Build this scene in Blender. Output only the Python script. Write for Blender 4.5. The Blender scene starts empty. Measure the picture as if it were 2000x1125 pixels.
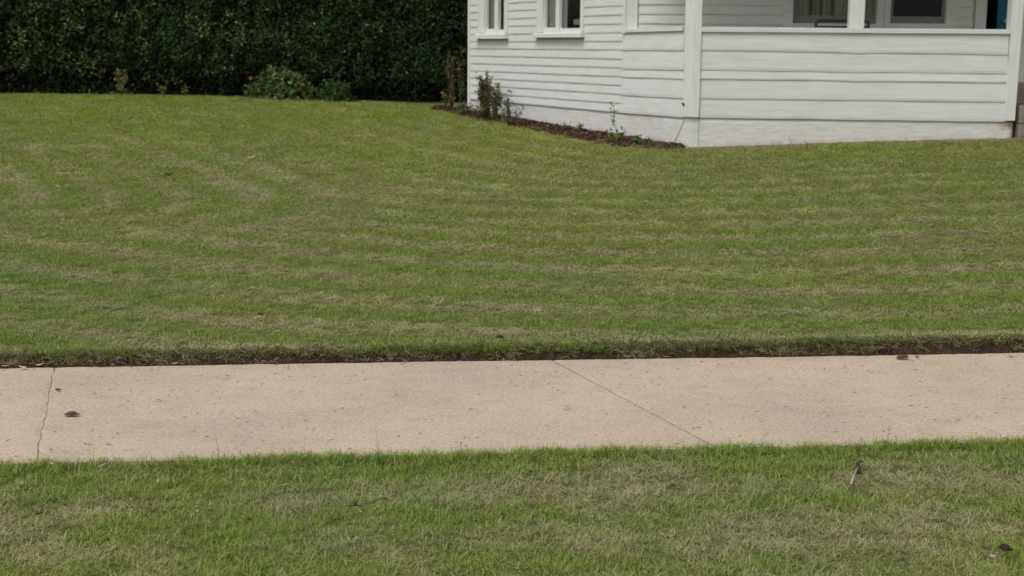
import bpy, bmesh, math, random
import numpy as np
from mathutils import Vector, Matrix

random.seed(7)
RNG = np.random.default_rng(11)
SC = bpy.context.scene
COL = SC.collection
PI = math.pi

# ------------------------------------------------------------------ camera
FPX = 2800.0                      # focal length for a 2000 px wide frame
CAM_H = 1.5
PITCH = math.atan((562.5 - 95.0) / FPX)
ROLL = 0.009
cF = Vector((0, math.cos(PITCH), -math.sin(PITCH)))
_r = Vector((1, 0, 0))
_u = Vector((0, math.sin(PITCH), math.cos(PITCH)))
cR = _r * math.cos(ROLL) + _u * math.sin(ROLL)
cU = _u * math.cos(ROLL) - _r * math.sin(ROLL)
cam_d = bpy.data.cameras.new('camera')
cam = bpy.data.objects.new('camera', cam_d)
COL.objects.link(cam)
m = Matrix.Identity(4)
for i in range(3):
    m[i][0] = cR[i]; m[i][1] = cU[i]; m[i][2] = -cF[i]
m[2][3] = CAM_H
cam.matrix_world = m
cam_d.sensor_width = 36.0
cam_d.lens = FPX / 2000 * 36.0
cam_d.clip_start = 0.05
cam_d.clip_end = 2000
cam_d.dof.use_dof = True
cam_d.dof.focus_distance = 6.0
cam_d.dof.aperture_fstop = 6.0
SC.camera = cam

# ------------------------------------------------------------------ world, sun, exposure
world = bpy.data.worlds.new('World')
SC.world = world
world.use_nodes = True
wn = world.node_tree.nodes; wl = world.node_tree.links
wn.clear()
SUN_EL, SUN_AZ = math.radians(56), math.radians(218)     # azimuth clockwise from +Y
sky = wn.new('ShaderNodeTexSky'); sky.sky_type = 'NISHITA'
sky.sun_disc = False
sky.sun_elevation = SUN_EL
sky.sun_rotation = SUN_AZ
sky.air_density = 1.0; sky.dust_density = 4.0; sky.ozone_density = 1.0
hs = wn.new('ShaderNodeHueSaturation'); hs.inputs['Saturation'].default_value = 0.12
bg = wn.new('ShaderNodeBackground'); bg.inputs['Strength'].default_value = 0.14
wo = wn.new('ShaderNodeOutputWorld')
wl.new(sky.outputs[0], hs.inputs['Color']); wl.new(hs.outputs[0], bg.inputs['Color'])
wl.new(bg.outputs[0], wo.inputs['Surface'])
sun_d = bpy.data.lights.new('sun', 'SUN'); sun_d.energy = 1.2; sun_d.angle = math.radians(28)
sun_d.color = (1.0, 0.955, 0.89)
sun = bpy.data.objects.new('sun', sun_d); COL.objects.link(sun)
sdir = Vector((math.sin(SUN_AZ) * math.cos(SUN_EL), math.cos(SUN_AZ) * math.cos(SUN_EL), math.sin(SUN_EL)))
sun.rotation_euler = sdir.to_track_quat('Z', 'Y').to_euler()
sun.location = (-5, -8, 15)
SC.view_settings.view_transform = 'Standard'
SC.view_settings.look = 'None'
SC.view_settings.gamma = 1.0
SC.view_settings.exposure = 0.0
SC.view_settings.use_curve_mapping = False
SC.render.engine = 'CYCLES'
SC.cycles.max_bounces = 6
SC.cycles.transparent_max_bounces = 12
SC.cycles.use_denoising = True
SC.cycles.sample_clamp_indirect = 6.0

# ------------------------------------------------------------------ helpers: picture ray to place
def ray(px, py):
    return cF * FPX + cR * (px - 1000.0) + cU * (562.5 - py)

def on_z(px, py, z=0.0):
    d = ray(px, py); t = (z - CAM_H) / d.z
    return Vector((d.x * t, d.y * t, z))

class Face:
    """a vertical wall plane: along-direction d, outward normal n"""
    def __init__(s, O, d, n):
        s.O = Vector((O[0], O[1])); s.d = Vector((d[0], d[1])).normalized(); s.n = Vector((n[0], n[1])).normalized()
    def pt(s, a, z, off=0.0):
        q = s.O + s.d * a + s.n * off
        return Vector((q.x, q.y, z))
    def px(s, x, y, off=0.0):
        r = ray(x, y)
        O = s.O + s.n * off
        t = (s.n.x * O.x + s.n.y * O.y) / (s.n.x * r.x + s.n.y * r.y)
        q = Vector((r.x * t, r.y * t)) - O
        return q.dot(s.d), CAM_H + r.z * t

def hit_y(px, py, Y):
    d = ray(px, py); t = Y / d.y
    return Vector((d.x * t, Y, CAM_H + d.z * t))

YB = 15.5
Bp = hit_y(1352, 231, YB)
vp = ray(-490, 85)
sdv = Vector((vp.x, vp.y)).normalized()
F = Face((Bp.x, YB), (1, 0), (0, -1))                       # porch front
S = Face((Bp.x, YB), sdv, (-sdv.y, sdv.x))                  # long side wall, s grows away from the corner
if S.n.dot(Vector((-1, -1))) < 0: S.n = -S.n
sP, _ = S.px(1224, 60)
sA, _ = S.px(917, 100)
P2 = S.O + S.d * sP
A2 = S.O + S.d * sA
W = Face((P2.x, P2.y), (1, 0), (0, -1))                     # porch back wall
print('B', Bp, 'P', P2, 'A', A2, 'sP', sP, 'sA', sA)

# ------------------------------------------------------------------ ground height (thin plate through known points)
def ctrl():
    c = []
    for x in (-14, -5, -2.5, 0, 2.5, 5, 9): c.append((x, 6.95, 0.047))
    for a in ((1352, 291), (1660, 281), (1965, 273.5)):
        s, z = F.px(*a); q = F.pt(s, z); c.append((q.x, q.y, z))
    for a in ((917, 221), (1080, 247), (1220, 270)):
        s, z = S.px(*a); q = S.pt(s, z); c.append((q.x, q.y, z))
    for px, py, Y in ((0, 184, 23.0), (450, 190, 22.8), (850, 206, 22.3)):
        q = hit_y(px, py, Y); c.append((q.x, q.y, q.z))
    c += [(-14, 23, 0.66), (-10, 14, 0.42), (9, 15.5, 0.70), (9, 24, 0.8), (2, 24, 0.72)]
    return np.array(c)
_C = ctrl()
def _tps():
    n = len(_C)
    d = np.hypot(_C[:, None, 0] - _C[None, :, 0], _C[:, None, 1] - _C[None, :, 1])
    K = np.where(d > 0, d * d * np.log(np.maximum(d, 1e-9)), 0) + np.eye(n) * 0.02
    Pm = np.c_[np.ones(n), _C[:, :2]]
    M = np.zeros((n + 3, n + 3)); M[:n, :n] = K; M[:n, n:] = Pm; M[n:, :n] = Pm.T
    return np.linalg.solve(M, np.r_[_C[:, 2], 0, 0, 0])
_W = _tps()
def zlawn(x, y):
    x = np.clip(np.asarray(x, float), -14, 9); y = np.clip(np.asarray(y, float), 6.95, 24)
    sh = x.shape
    x = x.ravel(); y = y.ravel()
    out = np.empty(len(x))
    for k in range(0, len(x), 20000):
        xs, ys = x[k:k + 20000], y[k:k + 20000]
        d = np.hypot(xs[:, None] - _C[None, :, 0], ys[:, None] - _C[None, :, 1])
        U = np.where(d > 0, d * d * np.log(np.maximum(d, 1e-9)), 0)
        out[k:k + 20000] = U @ _W[:-3] + _W[-3] + _W[-2] * xs + _W[-1] * ys
    return out.reshape(sh)
def zl(x, y): return float(zlawn(np.array([x]), np.array([y]))[0])
def on_lawn(px, py, lift=0.0):
    d = ray(px, py); lo, hi = 3.0 / d.y, 40.0 / d.y
    for _ in range(60):
        t = (lo + hi) / 2
        if CAM_H + d.z * t > zl(d.x * t, d.y * t) + lift: lo = t
        else: hi = t
    return Vector((d.x * t, d.y * t, CAM_H + d.z * t))

# lattice noise
_LAT = RNG.random((256, 256))
def vnoise(x, y, sc=1.0, seed=0):
    x = np.asarray(x, float) / sc + seed * 17.37; y = np.asarray(y, float) / sc + seed * 9.71
    xi = np.floor(x).astype(int); yi = np.floor(y).astype(int)
    fx = x - xi; fy = y - yi
    fx = fx * fx * (3 - 2 * fx); fy = fy * fy * (3 - 2 * fy)
    g = lambda a, b: _LAT[a % 256, b % 256]
    return ((g(xi, yi) * (1 - fx) + g(xi + 1, yi) * fx) * (1 - fy) + (g(xi, yi + 1) * (1 - fx) + g(xi + 1, yi + 1) * fx) * fy)
def fbm(x, y, sc, seed=0, oct=3):
    t = 0; a = 0.5; n = 0
    for o in range(oct):
        t = t + a * vnoise(x, y, sc / 2 ** o, seed + o * 3); n += a; a *= 0.55
    return t / n

# ------------------------------------------------------------------ materials
def mat(name):
    mt = bpy.data.materials.new(name); mt.use_nodes = True
    nt = mt.node_tree; b = nt.nodes['Principled BSDF']
    return mt, nt.nodes, nt.links, b
def simple(name, col, rough=0.6, spec=0.3, var=0.15, scale=30.0, bump=0.0, metal=0.0):
    mt, n, l, b = mat(name)
    b.inputs['Roughness'].default_value = rough
    b.inputs['Specular IOR Level'].default_value = spec
    b.inputs['Metallic'].default_value = metal
    g = n.new('ShaderNodeNewGeometry')
    no = n.new('ShaderNodeTexNoise'); no.inputs['Scale'].default_value = scale; no.inputs['Detail'].default_value = 5
    l.new(g.outputs['Position'], no.inputs['Vector'])
    r = n.new('ShaderNodeMapRange'); r.inputs['From Min'].default_value = 0.3; r.inputs['From Max'].default_value = 0.7
    r.inputs['To Min'].default_value = 1 - var; r.inputs['To Max'].default_value = 1 + var
    l.new(no.outputs['Fac'], r.inputs['Value'])
    mx = n.new('ShaderNodeMix'); mx.data_type = 'RGBA'; mx.blend_type = 'MULTIPLY'; mx.inputs['Factor'].default_value = 1
    mx.inputs['A'].default_value = (*col, 1)
    l.new(r.outputs[0], mx.inputs['B'])
    l.new(mx.outputs['Result'], b.inputs['Base Color'])
    if bump:
        bp = n.new('ShaderNodeBump'); bp.inputs['Strength'].default_value = 1; bp.inputs['Distance'].default_value = bump
        l.new(no.outputs['Fac'], bp.inputs['Height']); l.new(bp.outputs[0], b.inputs['Normal'])
    return mt
def noise(n, l, vec, scale, detail=4, rough=0.55, stretch=None):
    if stretch:
        mp = n.new('ShaderNodeMapping'); mp.inputs['Scale'].default_value = stretch
        l.new(vec, mp.inputs['Vector']); vec = mp.outputs[0]
    no = n.new('ShaderNodeTexNoise'); no.inputs['Scale'].default_value = scale
    no.inputs['Detail'].default_value = detail; no.inputs['Roughness'].default_value = rough
    l.new(vec, no.inputs['Vector'])
    return no.outputs['Fac']
def ramp(n, l, fac, stops):
    r = n.new('ShaderNodeValToRGB'); e = r.color_ramp.elements
    while len(e) > 1: e.remove(e[-1])
    e[0].position = stops[0][0]; e[0].color = (*stops[0][1], 1)
    for p, c in stops[1:]:
        q = e.new(p); q.color = (*c, 1)
    l.new(fac, r.inputs['Fac'])
    return r.outputs['Color']
def mixc(n, l, a, b, fac, mode='MIX'):
    mx = n.new('ShaderNodeMix'); mx.data_type = 'RGBA'; mx.blend_type = mode
    for s, v in (('A', a), ('B', b), ('Factor', fac)):
        if isinstance(v, (int, float)): mx.inputs[s].default_value = v
        elif isinstance(v, tuple): mx.inputs[s].default_value = (*v, 1)
        else: l.new(v, mx.inputs[s])
    return mx.outputs['Result']
def maprange(n, l, v, a, b, c, d):
    r = n.new('ShaderNodeMapRange')
    for k, q in zip(('From Min', 'From Max', 'To Min', 'To Max'), (a, b, c, d)): r.inputs[k].default_value = q
    l.new(v, r.inputs['Value']); return r.outputs[0]

def paint_mat(name, col, stretch, grime=0.10, bump=0.0012, stain=None):
    """old brushed house paint: faint streaks along the board, thin grime, uneven sheen"""
    mt, n, l, b = mat(name)
    g = n.new('ShaderNodeNewGeometry'); pos = g.outputs['Position']
    streak = noise(n, l, pos, 6, 6, 0.6, stretch)
    blot = noise(n, l, pos, 2.2, 5, 0.6)
    fine = noise(n, l, pos, 55, 4, 0.6)
    c = mixc(n, l, col, tuple(x * y for x, y in zip(col, (0.84, 0.84, 0.81))), maprange(n, l, streak, 0.45, 0.75, 0, 1))
    c = mixc(n, l, c, tuple(x * y for x, y in zip(col, (0.86, 0.84, 0.78))), maprange(n, l, blot, 0.5, 0.75, 0, grime * 5))
    c = mixc(n, l, c, tuple(x * 0.6 for x in col), maprange(n, l, fine, 0.62, 0.78, 0, 0.35))
    if stain:
        sn = noise(n, l, pos, 5.0, 5, 0.65)
        vc = n.new('ShaderNodeAttribute'); vc.attribute_name = 'low'
        m2 = n.new('ShaderNodeMath'); m2.operation = 'MULTIPLY'
        l.new(maprange(n, l, sn, 0.38, 0.62, 0, 1), m2.inputs[0]); l.new(vc.outputs['Fac'], m2.inputs[1])
        c = mixc(n, l, c, stain, m2.outputs[0])
    l.new(c, b.inputs['Base Color'])
    b.inputs['Specular IOR Level'].default_value = 0.3
    l.new(maprange(n, l, blot, 0.3, 0.7, 0.42, 0.62), b.inputs['Roughness'])
    bp = n.new('ShaderNodeBump'); bp.inputs['Strength'].default_value = 1; bp.inputs['Distance'].default_value = bump
    l.new(streak, bp.inputs['Height']); l.new(bp.outputs[0], b.inputs['Normal'])
    return mt

WHITE = (0.645, 0.66, 0.65)
M = {}
M['paint'] = paint_mat('white_board_paint', WHITE, (0.5, 0.5, 7), bump=0.0022)
M['trim'] = paint_mat('white_trim_paint', (0.68, 0.69, 0.675), (5, 5, 0.5), bump=0.001)
M['masonry'] = paint_mat('white_masonry_paint', (0.65, 0.65, 0.635), (1.2, 1.2, 4), grime=0.14, bump=0.007, stain=(0.36, 0.27, 0.17))
M['inner_paint'] = paint_mat('cream_grey_board_paint', (0.70, 0.70, 0.665), (0.5, 0.5, 9), bump=0.004)
M['sash_dark'] = simple('grey_sash_paint', (0.20, 0.20, 0.19), 0.5)
M['roof'] = simple('grey_roof_shingle', (0.12, 0.12, 0.12), 0.9, bump=0.01)
M['floor'] = simple('grey_porch_floor', (0.22, 0.21, 0.20), 0.7)
M['interior'] = simple('dark_room', (0.05, 0.045, 0.04), 0.9)
M['crack'] = simple('crack_dirt', (0.30, 0.28, 0.25), 0.9)
M['joint'] = simple('sandy_joint_dirt', (0.33, 0.245, 0.15), 1.0, 0.1, var=0.6, scale=60, bump=0.003)
M['crack_dark'] = simple('dark_joint_dirt', (0.06, 0.045, 0.03), 1.0, 0.1, var=0.5, scale=60)
M['peel'] = simple('bare_masonry', (0.50, 0.43, 0.37), 0.9)
M['blue'] = simple('blue_door_paint', (0.015, 0.28, 0.46), 0.45)
M['black_metal'] = simple('black_metal', (0.012, 0.012, 0.013), 0.4, 0.5)
M['mesh_cloth'] = simple('dark_grey_sling', (0.06, 0.06, 0.065), 0.8)
M['knob'] = simple('pale_knob', (0.55, 0.54, 0.52), 0.3, 0.5)

def curtain_mat():
    mt, n, l, b = mat('striped_curtain')
    g = n.new('ShaderNodeNewGeometry'); sx = n.new('ShaderNodeSeparateXYZ'); l.new(g.outputs['Position'], sx.inputs[0])
    cb = n.new('ShaderNodeCombineXYZ'); l.new(sx.outputs['X'], cb.inputs['X'])
    f = noise(n, l, cb.outputs[0], 16, 2, 0.5)
    c = ramp(n, l, f, [(0.36, (0.07, 0.06, 0.045)), (0.46, (0.22, 0.19, 0.14)), (0.54, (0.42, 0.39, 0.31)), (0.64, (0.19, 0.18, 0.145))])
    l.new(c, b.inputs['Base Color']); b.inputs['Roughness'].default_value = 0.9
    return mt
M['curtain'] = curtain_mat()
M['curtain_grey'] = simple('grey_curtain', (0.27, 0.265, 0.235), 0.9, var=0.2, scale=14)
def glass_mat():
    mt, n, l, b = mat('window_glass')
    out = [x for x in n if x.type == 'OUTPUT_MATERIAL'][0]
    tr = n.new('ShaderNodeBsdfTransparent'); tr.inputs[0].default_value = (0.94, 0.95, 0.94, 1)
    gl = n.new('ShaderNodeBsdfGlossy'); gl.inputs['Roughness'].default_value = 0.02
    fr = n.new('ShaderNodeFresnel'); fr.inputs['IOR'].default_value = 1.5
    mx = n.new('ShaderNodeMixShader')
    gb = n.new('ShaderNodeNewGeometry'); inv = n.new('ShaderNodeMath'); inv.operation = 'SUBTRACT'; inv.inputs[0].default_value = 1.0
    l.new(gb.outputs['Backfacing'], inv.inputs[1]); mu = n.new('ShaderNodeMath'); mu.operation = 'MULTIPLY'
    l.new(fr.outputs[0], mu.inputs[0]); l.new(inv.outputs[0], mu.inputs[1])
    l.new(mu.outputs[0], mx.inputs[0]); l.new(tr.outputs[0], mx.inputs[1]); l.new(gl.outputs[0], mx.inputs[2])
    l.new(mx.outputs[0], out.inputs['Surface'])
    return mt
M['glass'] = glass_mat()

def concrete_mat():
    mt, n, l, b = mat('tan_concrete')
    g = n.new('ShaderNodeNewGeometry'); pos = g.outputs['Position']
    big = noise(n, l, pos, 1.3, 5, 0.6)
    mid = noise(n, l, pos, 9, 5, 0.65)
    fine = noise(n, l, pos, 62, 5, 0.8)
    speck = noise(n, l, pos, 210, 3, 0.6)
    c = ramp(n, l, big, [(0.30, (0.425, 0.356, 0.268)), (0.5, (0.49, 0.398, 0.288)), (0.7, (0.53, 0.434, 0.320))])
    grit = noise(n, l, pos, 36, 6, 0.8)
    c = mixc(n, l, c, (0.34, 0.315, 0.275), maprange(n, l, mid, 0.48, 0.66, 0, 0.42))
    c = mixc(n, l, c, (0.64, 0.54, 0.42), maprange(n, l, fine, 0.50, 0.66, 0, 0.8))
    c = mixc(n, l, c, (0.22, 0.185, 0.145), maprange(n, l, fine, 0.46, 0.32, 0, 0.9))
    c = mixc(n, l, c, (0.15, 0.125, 0.10), maprange(n, l, grit, 0.40, 0.29, 0, 0.85))
    c = mixc(n, l, c, (0.15, 0.13, 0.11), maprange(n, l, speck, 0.62, 0.72, 0, 0.8))
    oi = n.new('ShaderNodeObjectInfo')
    c = mixc(n, l, c, (0.90, 0.905, 0.92), maprange(n, l, oi.outputs['Random'], 0, 1, 0, 0.5), 'MULTIPLY')
    stain = noise(n, l, pos, 3.2, 6, 0.7, (1, 2.2, 1))
    c = mixc(n, l, c, (0.80, 0.78, 0.76), maprange(n, l, stain, 0.52, 0.72, 0, 0.5), 'MULTIPLY')
    l.new(c, b.inputs['Base Color'])
    b.inputs['Roughness'].default_value = 0.9; b.inputs['Specular IOR Level'].default_value = 0.2
    bp = n.new('ShaderNodeBump'); bp.inputs['Strength'].default_value = 0.8; bp.inputs['Distance'].default_value = 0.004
    l.new(fine, bp.inputs['Height']); l.new(bp.outputs[0], b.inputs['Normal'])
    return mt
M['concrete'] = concrete_mat()
M['block'] = simple('weathered_block', (0.22, 0.19, 0.155), 0.95, var=0.3, scale=9, bump=0.01)
M['earth'] = simple('dark_edge_soil', (0.040, 0.027, 0.019), 1.0, 0.1, var=0.5, scale=40, bump=0.012)
M['mulch'] = simple('brown_mulch', (0.065, 0.038, 0.028), 1.0, 0.1, var=0.55, scale=25, bump=0.02)
def thatch_mat(name, g1, g2):
    mt, n, l, b = mat(name)
    g = n.new('ShaderNodeNewGeometry'); pos = g.outputs['Position']
    f = noise(n, l, pos, 30, 6, 0.7); q = noise(n, l, pos, 1.1, 4, 0.6)
    c = mixc(n, l, g1, g2, maprange(n, l, f, 0.35, 0.65, 0, 1))
    c = mixc(n, l, c, (0.15, 0.125, 0.06), maprange(n, l, q, 0.4, 0.7, 0, 0.45))
    l.new(c, b.inputs['Base Color']); b.inputs['Roughness'].default_value = 1; b.inputs['Specular IOR Level'].default_value = 0.05
    return mt
M['turf'] = thatch_mat('turf_soil', (0.08, 0.095, 0.028), (0.15, 0.17, 0.055))

def blade_mat(name, greens, straw_lo, straw_hi, straws):
    mt, n, l, b = mat(name)
    out = [x for x in n if x.type == 'OUTPUT_MATERIAL'][0]
    a = n.new('ShaderNodeAttribute'); a.attribute_name = 'rnd'
    a2 = n.new('ShaderNodeAttribute'); a2.attribute_name = 'rnd2'
    h = n.new('ShaderNodeAttribute'); h.attribute_name = 'hgt'
    d = n.new('ShaderNodeAttribute'); d.attribute_type = 'INSTANCER'; d.attribute_name = 'dry'  # straw share; on the lawn it also carries the strips' painted sheen
    tn = n.new('ShaderNodeAttribute'); tn.attribute_type = 'INSTANCER'; tn.attribute_name = 'tone'
    green = ramp(n, l, a2.outputs['Fac'], greens)
    straw = ramp(n, l, a2.outputs['Fac'], straws)
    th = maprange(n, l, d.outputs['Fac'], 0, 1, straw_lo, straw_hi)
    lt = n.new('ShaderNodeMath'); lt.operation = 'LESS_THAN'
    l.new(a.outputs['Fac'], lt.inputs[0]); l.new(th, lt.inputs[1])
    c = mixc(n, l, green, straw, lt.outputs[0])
    c = mixc(n, l, c, (0.44, 0.405, 0.22), maprange(n, l, d.outputs['Fac'], 0.30, 1.0, 0, 0.75))  # tufts turn pale tan, for straw and for painted strip sheen
    # dull olive brown mixed in towards a blade's foot
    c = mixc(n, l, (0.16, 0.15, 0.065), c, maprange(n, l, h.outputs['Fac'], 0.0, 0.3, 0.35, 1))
    c2 = mixc(n, l, c, (1.07, 1.10, 0.70), maprange(n, l, tn.outputs['Fac'], 0.5, 1.0, 0, 0.9), 'MULTIPLY')
    c2 = mixc(n, l, c2, (0.74, 0.90, 0.80), maprange(n, l, tn.outputs['Fac'], 0.5, 0.0, 0, 0.9), 'MULTIPLY')
    l.new(c2, b.inputs['Base Color'])
    b.inputs['Roughness'].default_value = 0.5; b.inputs['Specular IOR Level'].default_value = 0.28
    tr = n.new('ShaderNodeBsdfTranslucent'); l.new(c2, tr.inputs['Color'])
    mx = n.new('ShaderNodeMixShader'); mx.inputs[0].default_value = 0.28
    l.new(b.outputs[0], mx.inputs[1]); l.new(tr.outputs[0], mx.inputs[2]); l.new(mx.outputs[0], out.inputs['Surface'])
    return mt
GREENS = [(0.0, (0.165, 0.236, 0.040)), (0.35, (0.218, 0.300, 0.047)), (0.7, (0.268, 0.348, 0.058)), (1.0, (0.335, 0.395, 0.105))]
STRAWS = [(0.0, (0.19, 0.15, 0.075)), (0.4, (0.34, 0.285, 0.155)), (0.75, (0.44, 0.375, 0.225)), (1.0, (0.58, 0.51, 0.36))]
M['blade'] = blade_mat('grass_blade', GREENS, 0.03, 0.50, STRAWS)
M['edge_blade'] = blade_mat('edge_grass_blade', [(0.0, (0.07, 0.085, 0.025)), (1, (0.17, 0.20, 0.055))], 0.22, 0.62,
                            [(0.0, (0.05, 0.035, 0.022)), (0.6, (0.19, 0.145, 0.085)), (1, (0.46, 0.39, 0.26))])
def leaf_mat(name, stops, trans=0.2, rough=0.5, spec=0.12):
    mt, n, l, b = mat(name)
    out = [x for x in n if x.type == 'OUTPUT_MATERIAL'][0]
    a = n.new('ShaderNodeAttribute'); a.attribute_name = 'tint'
    c = ramp(n, l, a.outputs['Fac'], stops)
    l.new(c, b.inputs['Base Color']); b.inputs['Roughness'].default_value = rough; b.inputs['Specular IOR Level'].default_value = spec
    tr = n.new('ShaderNodeBsdfTranslucent'); l.new(c, tr.inputs['Color'])
    mx = n.new('ShaderNodeMixShader'); mx.inputs[0].default_value = trans
    l.new(b.outputs[0], mx.inputs[1]); l.new(tr.outputs[0], mx.inputs[2]); l.new(mx.outputs[0], out.inputs['Surface'])
    return mt
M['hedge_leaf'] = leaf_mat('hedge_leaf', [(0.0, (0.009, 0.022, 0.009)), (0.55, (0.020, 0.043, 0.014)), (0.8, (0.048, 0.080, 0.020)), (0.9, (0.095, 0.115, 0.024)), (1.0, (0.19, 0.185, 0.055))], 0.12, 0.6, 0.1)
M['hedge_core'] = simple('hedge_twigs', (0.012, 0.011, 0.008), 1.0, 0.0, var=0.4, scale=20)
M['bark'] = simple('bark', (0.075, 0.058, 0.042), 0.95, 0.1, var=0.4, scale=60, bump=0.004)
M['green_leaf'] = leaf_mat('green_leaf', [(0, (0.030, 0.060, 0.016)), (0.6, (0.065, 0.11, 0.028)), (1, (0.15, 0.19, 0.055))])
M['olive_leaf'] = leaf_mat('olive_leaf', [(0, (0.035, 0.045, 0.016)), (0.5, (0.075, 0.085, 0.028)), (0.85, (0.16, 0.15, 0.05)), (1, (0.28, 0.22, 0.09))])
M['dry_leaf'] = leaf_mat('dry_stem_leaf', [(0, (0.06, 0.045, 0.025)), (0.5, (0.11, 0.085, 0.045)), (0.8, (0.20, 0.16, 0.085)), (1, (0.11, 0.13, 0.05))])
M['rusty_leaf'] = leaf_mat('rusty_leaf', [(0, (0.045, 0.06, 0.022)), (0.45, (0.08, 0.085, 0.032)), (0.6, (0.11, 0.09, 0.038)), (1, (0.18, 0.14, 0.06))])
M['pale_leaf'] = leaf_mat('pale_leaf', [(0, (0.06, 0.075, 0.04)), (0.5, (0.12, 0.14, 0.08)), (1, (0.22, 0.22, 0.12))])
M['yellow_leaf'] = leaf_mat('yellow_leaf', [(0, (0.045, 0.06, 0.016)), (0.5, (0.11, 0.12, 0.026)), (1, (0.21, 0.20, 0.05))])
M['orange'] = simple('orange_petal', (0.40, 0.12, 0.02), 0.6)
M['tan_dry'] = simple('tan_dry_leaf', (0.36, 0.27, 0.18), 0.8, var=0.25, scale=90)
M['cream_dry'] = simple('cream_dry_leaf', (0.46, 0.38, 0.28), 0.8, var=0.2, scale=90)
M['brown_dry'] = simple('brown_dry_leaf', (0.11, 0.075, 0.05), 0.85, var=0.3, scale=90)
M['dark_dry'] = simple('dark_dry_leaf', (0.035, 0.030, 0.026), 0.85, var=0.3, scale=90)
M['pink_dry'] = simple('pink_dry_leaf', (0.34, 0.20, 0.145), 0.8, var=0.25, scale=90)
M['white_scrap'] = simple('white_scrap', (0.50, 0.49, 0.46), 0.6)
M['blue_scrap'] = simple('blue_grey_plastic', (0.10, 0.13, 0.16), 0.4, 0.5)
M['clod'] = simple('brown_clod', (0.10, 0.068, 0.048), 1.0, 0.1, var=0.4, scale=120, bump=0.004)
M['dark_clod'] = simple('dark_clod', (0.045, 0.030, 0.022), 1.0, 0.1, var=0.4, scale=120, bump=0.004)
M['stone'] = simple('pale_stone', (0.28, 0.25, 0.21), 0.9, var=0.25, scale=80, bump=0.003)
M['twig'] = simple('grey_twig', (0.22, 0.18, 0.14), 0.9, 0.1, var=0.35, scale=150, bump=0.002)
M['bare_wood'] = simple('bare_wood', (0.38, 0.335, 0.27), 0.8, 0.2, var=0.2, scale=150)

# ------------------------------------------------------------------ object helpers
def new_mesh(name, verts, faces, mt=None, smooth=False):
    me = bpy.data.meshes.new(name)
    me.from_pydata([tuple(v) for v in verts], [], faces)
    if mt: me.materials.append(mt)
    if smooth:
        me.polygons.foreach_set('use_smooth', [True] * len(me.polygons))
    me.update()
    return me
def link(name, me, parent=None, **props):
    o = bpy.data.objects.new(name, me); COL.objects.link(o)
    if parent is not None: o.parent = parent
    for k, v in props.items(): o[k] = v
    return o
def tag(o, label, category, group=None):
    o['label'] = label; o['category'] = category
    if group: o['group'] = group
    return o
def empty(name, loc, label, category, group=None):
    o = bpy.data.objects.new(name, None); COL.objects.link(o); o.location = loc
    o.empty_display_size = 0.1
    tag(o, label, category, group)
    return o
def child(name, me, par, **props):
    """a part whose mesh is in world coordinates, parented to a thing at par.location"""
    o = bpy.data.objects.new(name, me); COL.objects.link(o); o.parent = par
    w = Vector((0, 0, 0)); q = par
    while q is not None:
        w += q.location; q = q.parent
    o.location = -w
    for k, v in props.items(): o[k] = v
    return o

BOXF = [(0, 1, 2, 3), (7, 6, 5, 4), (0, 4, 5, 1), (1, 5, 6, 2), (2, 6, 7, 3), (3, 7, 4, 0)]
class MB:
    def __init__(s): s.v = []; s.f = []
    def add(s, verts, faces):
        o = len(s.v); s.v += [tuple(x) for x in verts]; s.f += [tuple(i + o for i in f) for f in faces]
    def hexa(s, p): s.add(p, BOXF)
    def fbox(s, fr, a0, a1, z0, z1, n0, n1):
        s.hexa([fr.pt(a0, z0, n0), fr.pt(a1, z0, n0), fr.pt(a1, z0, n1), fr.pt(a0, z0, n1),
                fr.pt(a0, z1, n0), fr.pt(a1, z1, n0), fr.pt(a1, z1, n1), fr.pt(a0, z1, n1)])
    def tube(s, pts, r, k=6, taper=None):
        pts = [Vector(p) for p in pts]; rings = []
        n = len(pts)
        for i, p in enumerate(pts):
            t = (pts[min(i + 1, n - 1)] - pts[max(i - 1, 0)]).normalized()
            a = t.orthogonal().normalized() if i == 0 else (ua - t * ua.dot(t)).normalized()
            ua = a; b = t.cross(a)
            rr = r * (1 if taper is None else (1 + (taper - 1) * i / (n - 1)))
            rings.append([p + (a * math.cos(2 * PI * j / k) + b * math.sin(2 * PI * j / k)) * rr for j in range(k)])
        v = [x for R in rings for x in R]
        f = [(i * k + j, i * k + (j + 1) % k, (i + 1) * k + (j + 1) % k, (i + 1) * k + j) for i in range(n - 1) for j in range(k)]
        f += [tuple(range(k))[::-1], tuple((n - 1) * k + j for j in range(k))]
        s.add(v, f)
    def build(s, name, mt, par=None, smooth=False, bevel=0.0, fix=True, **props):
        me = new_mesh(name, s.v, s.f, mt, smooth)
        if fix or bevel:
            bm = bmesh.new(); bm.from_mesh(me)
            bmesh.ops.recalc_face_normals(bm, faces=bm.faces)
            if bevel:
                bmesh.ops.bevel(bm, geom=bm.edges[:], offset=bevel, segments=2, affect='EDGES', profile=0.6)
            bm.to_mesh(me); bm.free()
        if par is None: return link(name, me, None, **props)
        return child(name, me, par, **props)

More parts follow.
